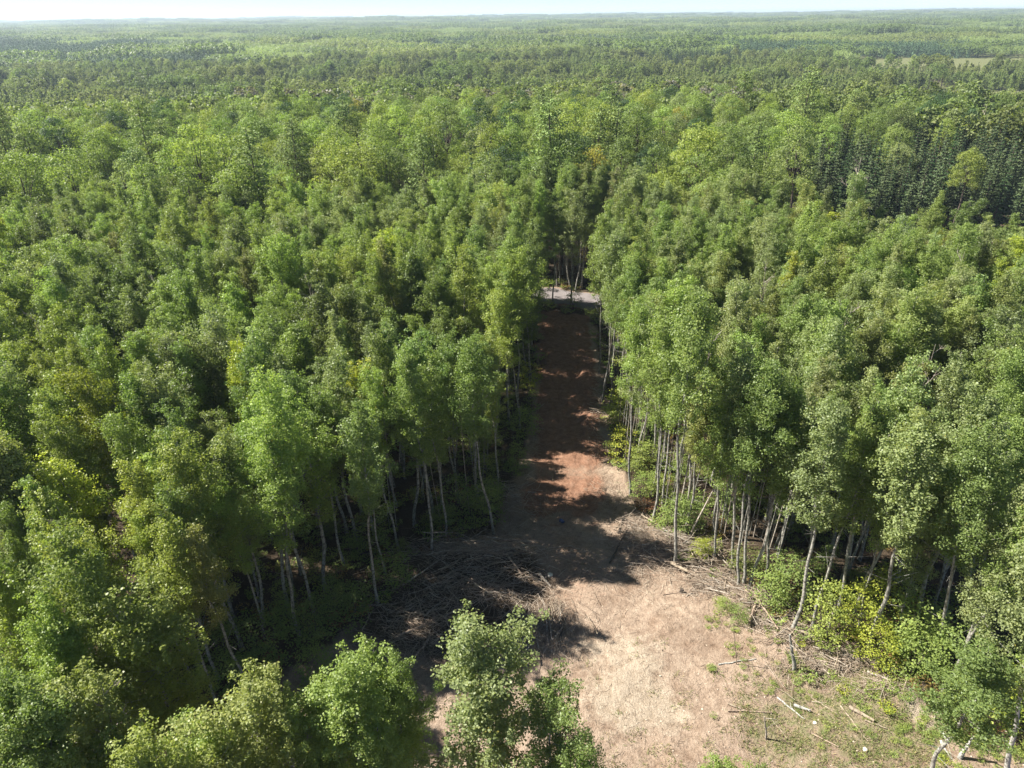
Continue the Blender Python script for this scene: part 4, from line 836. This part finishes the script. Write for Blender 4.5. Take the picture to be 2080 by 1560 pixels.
# ------------------------------------------------------------------ logs, poles and slash
def log(px0, py0, px1, py1, r, m, label, name='fallen_log', cat='log', group=None, lift=0.0, lift1=None, seed=0, bend=0.03):
    a = np.array(PG(px0, py0)); b = np.array(PG(px1, py1)); a[2] += r+lift; b[2] += r+(lift if lift1 is None else lift1)
    gg = np.random.default_rng(seed+int(px0)); L = np.linalg.norm(b-a); n = 7; t = np.linspace(0, 1, n)[:, None]; pts = a+(b-a)*t; pts[1:-1] += gg.normal(0, bend*L*0.35, (n-2, 3))*np.array([1, 1, 0.3])
    gnd = gz(pts[:, 0], pts[:, 1])+r*0.7; pts[:, 2] = np.maximum(pts[:, 2], gnd); o0 = pts.mean(0); mb = MB(); mb.tube(pts-o0, r*np.linspace(1.05, 0.62, n)*gg.uniform(0.92, 1.08, n), 7)
    for i in range(gg.integers(1, 4)):
        s = gg.uniform(0.3, 0.95); p0 = a+(b-a)*s-o0; a_ = gg.uniform(0, 6.28); l_ = min(0.5, L*0.15); mb.tube([p0, p0+np.array([math.cos(a_)*l_, math.sin(a_)*l_, gg.uniform(0.05, 0.25)])], [r*0.35, r*0.12], 4)
    o = new(name, mb.mesh(name, [m], True), None, o0); return tag(o, label, cat, group)
LG = 'logs lying in and around the clearing'
for i, (a, b, c, d, r, m, l) in enumerate([
    (802, 1296, 947, 1240, 0.10, M_TANW, 'long tan pole crossing the shaded lower slash'), (841, 1339, 876, 1295, 0.09, M_TANW, 'tan log lowest in the left slash, near the grey-green crown'), (728, 1234, 806, 1231, 0.05, M_DEAD, 'thin pole reaching out of the left wood'),
    (829, 1268, 880, 1206, 0.06, M_DARKW, 'dark pole slanting across the shaded slash'), (819, 1199, 897, 1156, 0.06, M_DEAD, 'thin pole slanting up to the brush pile from the left'), (1026, 1142, 1062, 1178, 0.09, M_TANW, 'dark tan log slanting down from the right end of the brush pile'),
    (1095, 1169, 1119, 1192, 0.11, M_DEAD, 'short grey log beside the round pale stone'), (1014, 1320, 1048, 1256, 0.06, M_TANW, 'straight tan pole right of the big grey-green crown'), (1138, 1300, 1150, 1253, 0.07, M_DARKW, 'dark stick alone at the left of the pale sand'),
    (1056, 1324, 1058, 1365, 0.07, M_DARKW, 'short dark stick pointing at the viewer below the slash'), (1238, 1147, 1281, 1070, 0.07, M_DARKW, 'long dark pole at the right of the shaded track mouth'), (1256, 1084, 1271, 1044, 0.08, M_DARKW, 'short dark crooked log above the long dark pole'),
    (883, 1136, 1046, 1140, 0.06, M_PALEW, 'long pale pole lying along the front of the brush pile'), (934, 1120, 988, 1082, 0.06, M_DEAD, 'pale pole sticking up out of the back of the brush pile'), (876, 1121, 1004, 1106, 0.05, M_DEAD, 'thin grey pole along the back of the brush pile'),
    (1061, 1298, 1088, 1250, 0.05, M_DEAD, 'grey pole in the sunlit fan of sticks'), (1288, 1041, 1345, 1087, 0.07, M_PALEW, 'pale pole leading down into the right brush pile'), (1345, 1087, 1400, 1112, 0.09, M_BIRCH, 'white log on top of the right brush pile'),
    (1384, 1108, 1424, 1125, 0.06, M_BIRCH, 'thin white pole right of the white log on the brush pile'), (1362, 1150, 1396, 1168, 0.14, M_PALEW, 'thick pale log end in front of the right brush pile'), (1395, 1168, 1432, 1176, 0.07, M_TANW, 'tan log right of the thick pale one'),
    (1436, 1203, 1484, 1220, 0.06, M_DEAD, 'thin grey pole left of the star-shaped brush heap'), (1510, 1210, 1568, 1242, 0.08, M_TANW, 'tan log pointing right from the star-shaped brush heap'), (1530, 1223, 1578, 1291, 0.08, M_TANW, 'long tan log pointing down right from the star-shaped heap'),
    (1520, 1274, 1537, 1226, 0.12, M_TANW, 'stout root pointing at the viewer from the star-shaped heap'), (1502, 1232, 1540, 1222, 0.06, M_DEAD, 'grey stick on the left of the star-shaped heap'), (1578, 1295, 1600, 1304, 0.06, M_PALEW, 'short pale pole left of the tall leaning aspen foot'),
    (1600, 1300, 1652, 1345, 0.055, M_PALEW, 'long yellowish pole below the tall leaning aspen'), (1614, 1326, 1660, 1330, 0.08, M_TANW, 'reddish brown log right of the broken stem'), (1620, 1342, 1648, 1378, 0.04, M_PALEW, 'thin pale stick below the reddish brown log'),
    (1459, 1350, 1536, 1339, 0.045, M_BIRCH, 'thin white stick lying in the middle of the clearing'), (1442, 1109, 1494, 1168, 0.06, M_DEAD, 'grey pole behind the tight aspen clump'), (1578, 1417, 1634, 1462, 0.055, M_BIRCH, 'thin white pole in the green patch, left of the thick white log'),
    (1612, 1433, 1646, 1445, 0.11, M_BIRCH, 'short thick white birch log in the green patch'), (1647, 1414, 1706, 1455, 0.045, M_PALEW, 'long thin pale pole right of the short birch log'), (1724, 1440, 1774, 1468, 0.13, M_PALEW, 'thick pale peeled log in the green patch'),
    (1756, 1466, 1800, 1480, 0.06, M_PALEW, 'pale pole continuing right of the thick peeled log'), (1707, 1435, 1762, 1507, 0.05, M_PALEW, 'slanting pale stick left of the thick peeled log'), (1478, 1446, 1568, 1447, 0.06, M_TANW, 'level tan pole above the grey stake'),
    (1478, 1431, 1515, 1445, 0.05, M_PALEW, 'short pale stick above the level tan pole'), (1647, 1491, 1702, 1521, 0.055, M_TANW, 'tan pole at the lower edge of the green patch'), (1911, 1484, 1923, 1510, 0.09, M_BIRCH, 'curved white birch piece left of the snapped stub'),
    (1911, 1507, 1914, 1520, 0.10, M_BIRCH, 'short white birch chunk below the curved piece'), (1918, 1522, 1932, 1545, 0.05, M_BIRCH, 'thin white stick at the lower right beside the stub'), (1690, 1318, 1740, 1332, 0.07, M_DEAD, 'grey log under the bright maple bushes'),
    (1760, 1368, 1820, 1393, 0.09, M_DEAD, 'grey log at the foot of the dark right thicket'), (1346, 1207, 1382, 1204, 0.04, M_TANW, 'thin stick beside the small stump'), (1310, 1196, 1326, 1211, 0.04, M_PALEW, 'short pale stick left of the small stump'),
    (1780, 1300, 1840, 1350, 0.07, M_DEAD, 'grey pole hidden in the right thicket edge'), (1570, 1462, 1600, 1500, 0.03, M_PALEW, 'thin stick right of the grey stake'), (1208, 722, 1238, 712, 0.06, M_PALEW, 'pale pole at the right bank of the red track'), (1090, 830, 1112, 815, 0.05, M_DEAD, 'grey pole at the left bank of the red track')]):
    log(a, b, c, d, r, m, l, group=LG, seed=i, lift=0.25 if 'pile' in l or 'heap' in l else 0.0)
# branches of the slash piles, each a thing
def branch_mb(mb, a, b, r, gg, k=5, lv=0.5, n=5, bend=0.06, fork=True):
    L = np.linalg.norm(b-a); t = np.linspace(0, 1, n)[:, None]; pts = a+(b-a)*t; pts[1:-1] += gg.normal(0, bend*L*0.4, (n-2, 3)); mb.tube(pts, r*np.linspace(1, 0.45, n), k, lv, cap=k > 3)
    if fork and L > 0.8:
        s = pts[n//2]; d = (b-a)/L+gg.normal(0, 0.6, 3); d[2] = abs(d[2])*0.5; mb.tube([s, s+d*L*0.3], [r*0.5, r*0.2], 3, lv, cap=False)
PILES = [(950, 1125, 115, 20, 0.45, 1.0, 'the left brush pile', 60, 0.40), (960, 1190, 130, 40, 0.25, 1.0, 'the shaded slash below the left pile', 56, 0.75), (1100, 1270, 60, 40, 0.12, 1.1, 'the sunlit fan of sticks', 34, 1.2), (850, 1260, 70, 40, 0.15, 1.0, 'the lower left slash', 22, 0.7),
         (1385, 1120, 60, 30, 0.40, 1.1, 'the right brush pile', 48, 0.6), (1525, 1225, 50, 22, 0.35, 0.8, 'the star-shaped brush heap', 16, 0.9), (1040, 1010, 30, 30, 0.25, 0.8, 'the brush by the left track corner', 10, 0.8), (1610, 1300, 40, 16, 0.2, 0.8, 'the brush under the tall leaning aspen', 12, 0.6), (1215, 830, 12, 70, 0.25, 0.7, 'the right bank of the red track', 10, 0.9),
         (1455, 1182, 45, 18, 0.25, 0.9, 'the slash line between the right pile and the star-shaped heap', 30, 0.7), (1570, 1262, 40, 14, 0.2, 0.8, 'the slash line right of the star-shaped heap', 24, 0.8), (1690, 1345, 60, 16, 0.15, 0.8, 'the slash line below the bright maple bushes', 30, 0.7), (1800, 1405, 50, 14, 0.15, 0.8, 'the slash line at the dark right thicket', 12, 0.6), (1290, 1085, 30, 30, 0.3, 0.8, 'the brush at the right corner of the track mouth', 26, 0.9)]
mats6 = [M_DEAD, M_TANW, M_DEAD, M_PALEW, M_PALEW]
for pi_, (cx_, cy_, sx_, sy_, lift, Lm, nm, num, ang) in enumerate(PILES):
    gg = np.random.default_rng(60+pi_)
    for i in range(num):
        px = cx_+gg.normal(0, sx_*0.55); py = cy_+gg.normal(0, sy_*0.55); x_, y_, z_ = PG(px, py); a_ = gg.normal(0, ang) if ang < 1 else gg.normal(1.5, 0.45); L = Lm*gg.uniform(0.8, 2.6)
        d = np.array([math.cos(a_), math.sin(a_), gg.normal(0, 0.10)])*L/2; r = gg.uniform(0.022, 0.05); mb = MB(); branch_mb(mb, -d, d, r, gg, 5)
        o = new('cut_branch', mb.mesh('cut_branch', [mats6[int(gg.integers(5))]], True), None, (x_, y_, z_+r+abs(gg.normal(0, lift))+abs(d[2]))); tag(o, 'weathered cut branch tangled in '+nm, 'branch', 'cut branches in '+nm)
# finer litter, beyond counting
mb = MB(); gg = np.random.default_rng(99)
def litter(cx_, cy_, sx_, sy_, num, lift, Ls, rs, ang=9.0, a0=0.0, lvr=(0.1, 0.9)):
    for i in range(num):
        px = cx_+gg.normal(0, sx_*0.6); py = cy_+gg.normal(0, sy_*0.6); x_, y_, _ = P(px, py); z_ = gz1(x_, y_)
        a_ = a0+gg.normal(0, ang); L = gg.uniform(*Ls); r = gg.uniform(*rs); h = z_+r+abs(gg.normal(0, lift)); t = gg.normal(0, 0.12)*(lift > 0.05)
        d = np.array([math.cos(a_), math.sin(a_), t])*L/2; m_ = np.array([x_, y_, h+abs(d[2])]); c1 = m_+gg.normal(0, 0.05*L, 3)*np.array([1, 1, 0.2]); mb.tube([m_-d, c1, m_+d], [r, r*0.8, r*0.4], 3, gg.uniform(*lvr), cap=False)
for (cx_, cy_, sx_, sy_, lift, Lm, nm, num, ang) in PILES: litter(cx_, cy_, sx_*1.15, sy_*1.2, int(num*22), lift*0.7, (0.3, 1.6), (0.008, 0.02), ang*1.2 if ang < 1 else 0.7, 0 if ang < 1 else 1.5, (0.15, 1.0))
litter(1040, 1060, 70, 60, 700, 0.1, (0.3, 1.2), (0.007, 0.016)); litter(1300, 1140, 60, 50, 700, 0.05, (0.2, 1.1), (0.006, 0.016), lvr=(0.2, 1.0)); litter(1440, 1190, 60, 25, 450, 0.1, (0.2, 1.2), (0.006, 0.018), lvr=(0.3, 1))
litter(1680, 1350, 110, 45, 700, 0.06, (0.2, 1.3), (0.006, 0.016), lvr=(0.3, 1)); litter(830, 1320, 120, 80, 900, 0.05, (0.3, 1.4), (0.008, 0.018)); litter(1230, 1010, 30, 50, 300, 0.08, (0.2, 1.0), (0.007, 0.016)); litter(1225, 780, 10, 90, 260, 0.12, (0.3, 1.4), (0.01, 0.02)); litter(1085, 860, 10, 80, 260, 0.12, (0.3, 1.3), (0.01, 0.02))
for i in range(5200):
    px = gg.uniform(1000, 2080); py = gg.uniform(1170, 1560); x_, y_, _ = P(px, py)
    if wob(np.array(x_), np.array(y_), 3.0, 81)+0.5*gg.normal() < -0.1: continue
    z_ = gz1(x_, y_); a_ = gg.uniform(0, 3.14); L = gg.uniform(0.12, 0.5)*(2 if gg.random() < 0.06 else 1); r = gg.uniform(0.004, 0.010); d = np.array([math.cos(a_), math.sin(a_), 0])*L/2; m_ = np.array([x_, y_, z_+0.02])
    mb.tube([m_-d, m_+gg.normal(0, 0.06*L, 3)*np.array([1, 1, 0]), m_+d], [r, r, r*0.5], 3, gg.uniform(0.1, 1.0) if gg.random() < 0.5 else gg.uniform(0.0, 0.45), cap=False)
tag(new('woody_litter', mb.mesh('woody_litter', [M_LITTER])), 'twigs and shredded branches strewn over the clearing', kind='stuff')

mb = MB(); gg = np.random.default_rng(123)
for i in range(1500):
    px = gg.uniform(1000, 2080); py = gg.uniform(1150, 1560); x_, y_, _ = P(px, py); r_ = 0.02+0.05*gg.random()**3; z_ = gz1(x_, y_)+r_*0.3; k_ = 6
    a_ = np.arange(k_)*2*math.pi/k_; rr = r_*gg.uniform(0.6, 1.3, k_); ring = np.stack([x_+np.cos(a_)*rr, y_+np.sin(a_)*rr, np.full(k_, z_)], -1); top = np.array([[x_, y_, z_+r_*0.7]])
    mb.add(np.concatenate([ring, top]), [[q, (q+1) % k_, k_, k_] for q in range(k_)], np.full(k_, gg.uniform(0.2, 0.95)))
tag(new('clods_and_chips', mb.mesh('clods_and_chips', [M_LITTER])), 'clods, stones and wood chips strewn over the clearing', kind='stuff')
# small things
def blob(name, px, py, size, m, label, cat, seed, sq=(1, 1, 0.6)):
    gg = np.random.default_rng(seed); k, j = 12, 8; th = np.linspace(0, math.pi, j)[:, None]; ph = (np.arange(k)*2*math.pi/k)[None]
    rr = 1+0.10*np.sin(3*ph+seed)*np.sin(th)+0.08*np.cos(2*th+ph*2+seed)*np.sin(th); v = np.stack([np.sin(th)*np.cos(ph)*rr*sq[0], np.sin(th)*np.sin(ph)*rr*sq[1], (np.cos(th)+0*ph)*rr*sq[2]], -1).reshape(-1, 3)*size
    i = np.arange(j-1)[:, None]*k; q = np.arange(k)[None]; f = np.stack([i+q, i+k+q, i+k+(q+1) % k, i+(q+1) % k], -1).reshape(-1, 4); mb = MB(); mb.add(v, f); x_, y_, z_ = PG(px, py)
    return tag(new(name, mb.mesh(name, [m], True), None, (x_, y_, z_+size*sq[2]*0.6)), label, cat)
M_STONE = plain('pale_stone', (0.62, 0.58, 0.48), 0.85)
blob('stone', 1117, 1168, 0.22, M_STONE, 'round pale stone at the edge of the tree shadow, beside a short grey log', 'stone', 1)
blob('stone', 1757, 1524, 0.14, M_STONE, 'small pale stone below the green patch', 'stone', 2); blob('stone', 1655, 1470, 0.12, M_STONE, 'small stone among weeds in the green patch', 'stone', 3)
# small stump
x_, y_, z_ = PG(1384, 1203); mb = MB(); mb.tube([(0, 0, -0.1), (0, 0, 0.05), (0, 0, 0.28)], [0.20, 0.15, 0.13], 9); root = tag(new('tree_stump', mb.mesh('tree_stump', [M_BROWN], True), None, (x_, y_, z_)), 'small dark stump in the clearing near the right brush pile', 'stump')
# a blue plastic jug left on the track
mb = MB(); mb.tube([(0, 0, 0), (0, 0, 0.06), (0, 0, 0.30), (0, 0, 0.38), (0, 0, 0.44)], [0.14, 0.16, 0.16, 0.07, 0.05], 10); mb.tube([(0.06, 0, 0.40), (0.17, 0, 0.38), (0.17, 0, 0.24), (0.14, 0, 0.18)], 0.018, 5)
x_, y_, z_ = PG(1138, 1060); jug = tag(new('blue_jug', mb.mesh('blue_jug', [plain('blue_plastic', (0.03, 0.06, 0.16), 0.4)], True), None, (x_, y_, z_+0.14)), 'small blue jug lying on the shaded red track', 'jug'); jug.rotation_euler = (R(85), 0, R(40))

# ------------------------------------------------------------------ air
if HAZE > 0:
    m = bpy.data.materials.new('haze_air'); m.use_nodes = True; nt = m.node_tree; nt.nodes.clear(); out = nt.nodes.new('ShaderNodeOutputMaterial'); v = nt.nodes.new('ShaderNodeVolumePrincipled')
    v.inputs['Color'].default_value = (0.72, 0.86, 1.0, 1); v.inputs['Density'].default_value = HAZE; v.inputs['Anisotropy'].default_value = 0.2; nt.links.new(v.outputs[0], out.inputs['Volume'])
    zall = gz(gx[None, :].repeat(len(gy), 0).ravel(), gy[:, None].repeat(len(gx), 1).ravel())
    x0, x1, y0, y1, zb, zt = -9900, 9900, -110, 9900, float(zall.min())-3, max(float(zall.max())+22, CAMH+8)
    V = [(x0, y0, zb), (x1, y0, zb), (x1, y1, zb), (x0, y1, zb), (x0, y0, zt), (x1, y0, zt), (x1, y1, zt), (x0, y1, zt)]
    me = bpy.data.meshes.new('haze'); me.from_pydata(V, [], [(0, 3, 2, 1), (4, 5, 6, 7), (0, 1, 5, 4), (1, 2, 6, 5), (2, 3, 7, 6), (3, 0, 4, 7)]); me.materials.append(m); tag(new('haze', me), kind='stuff')
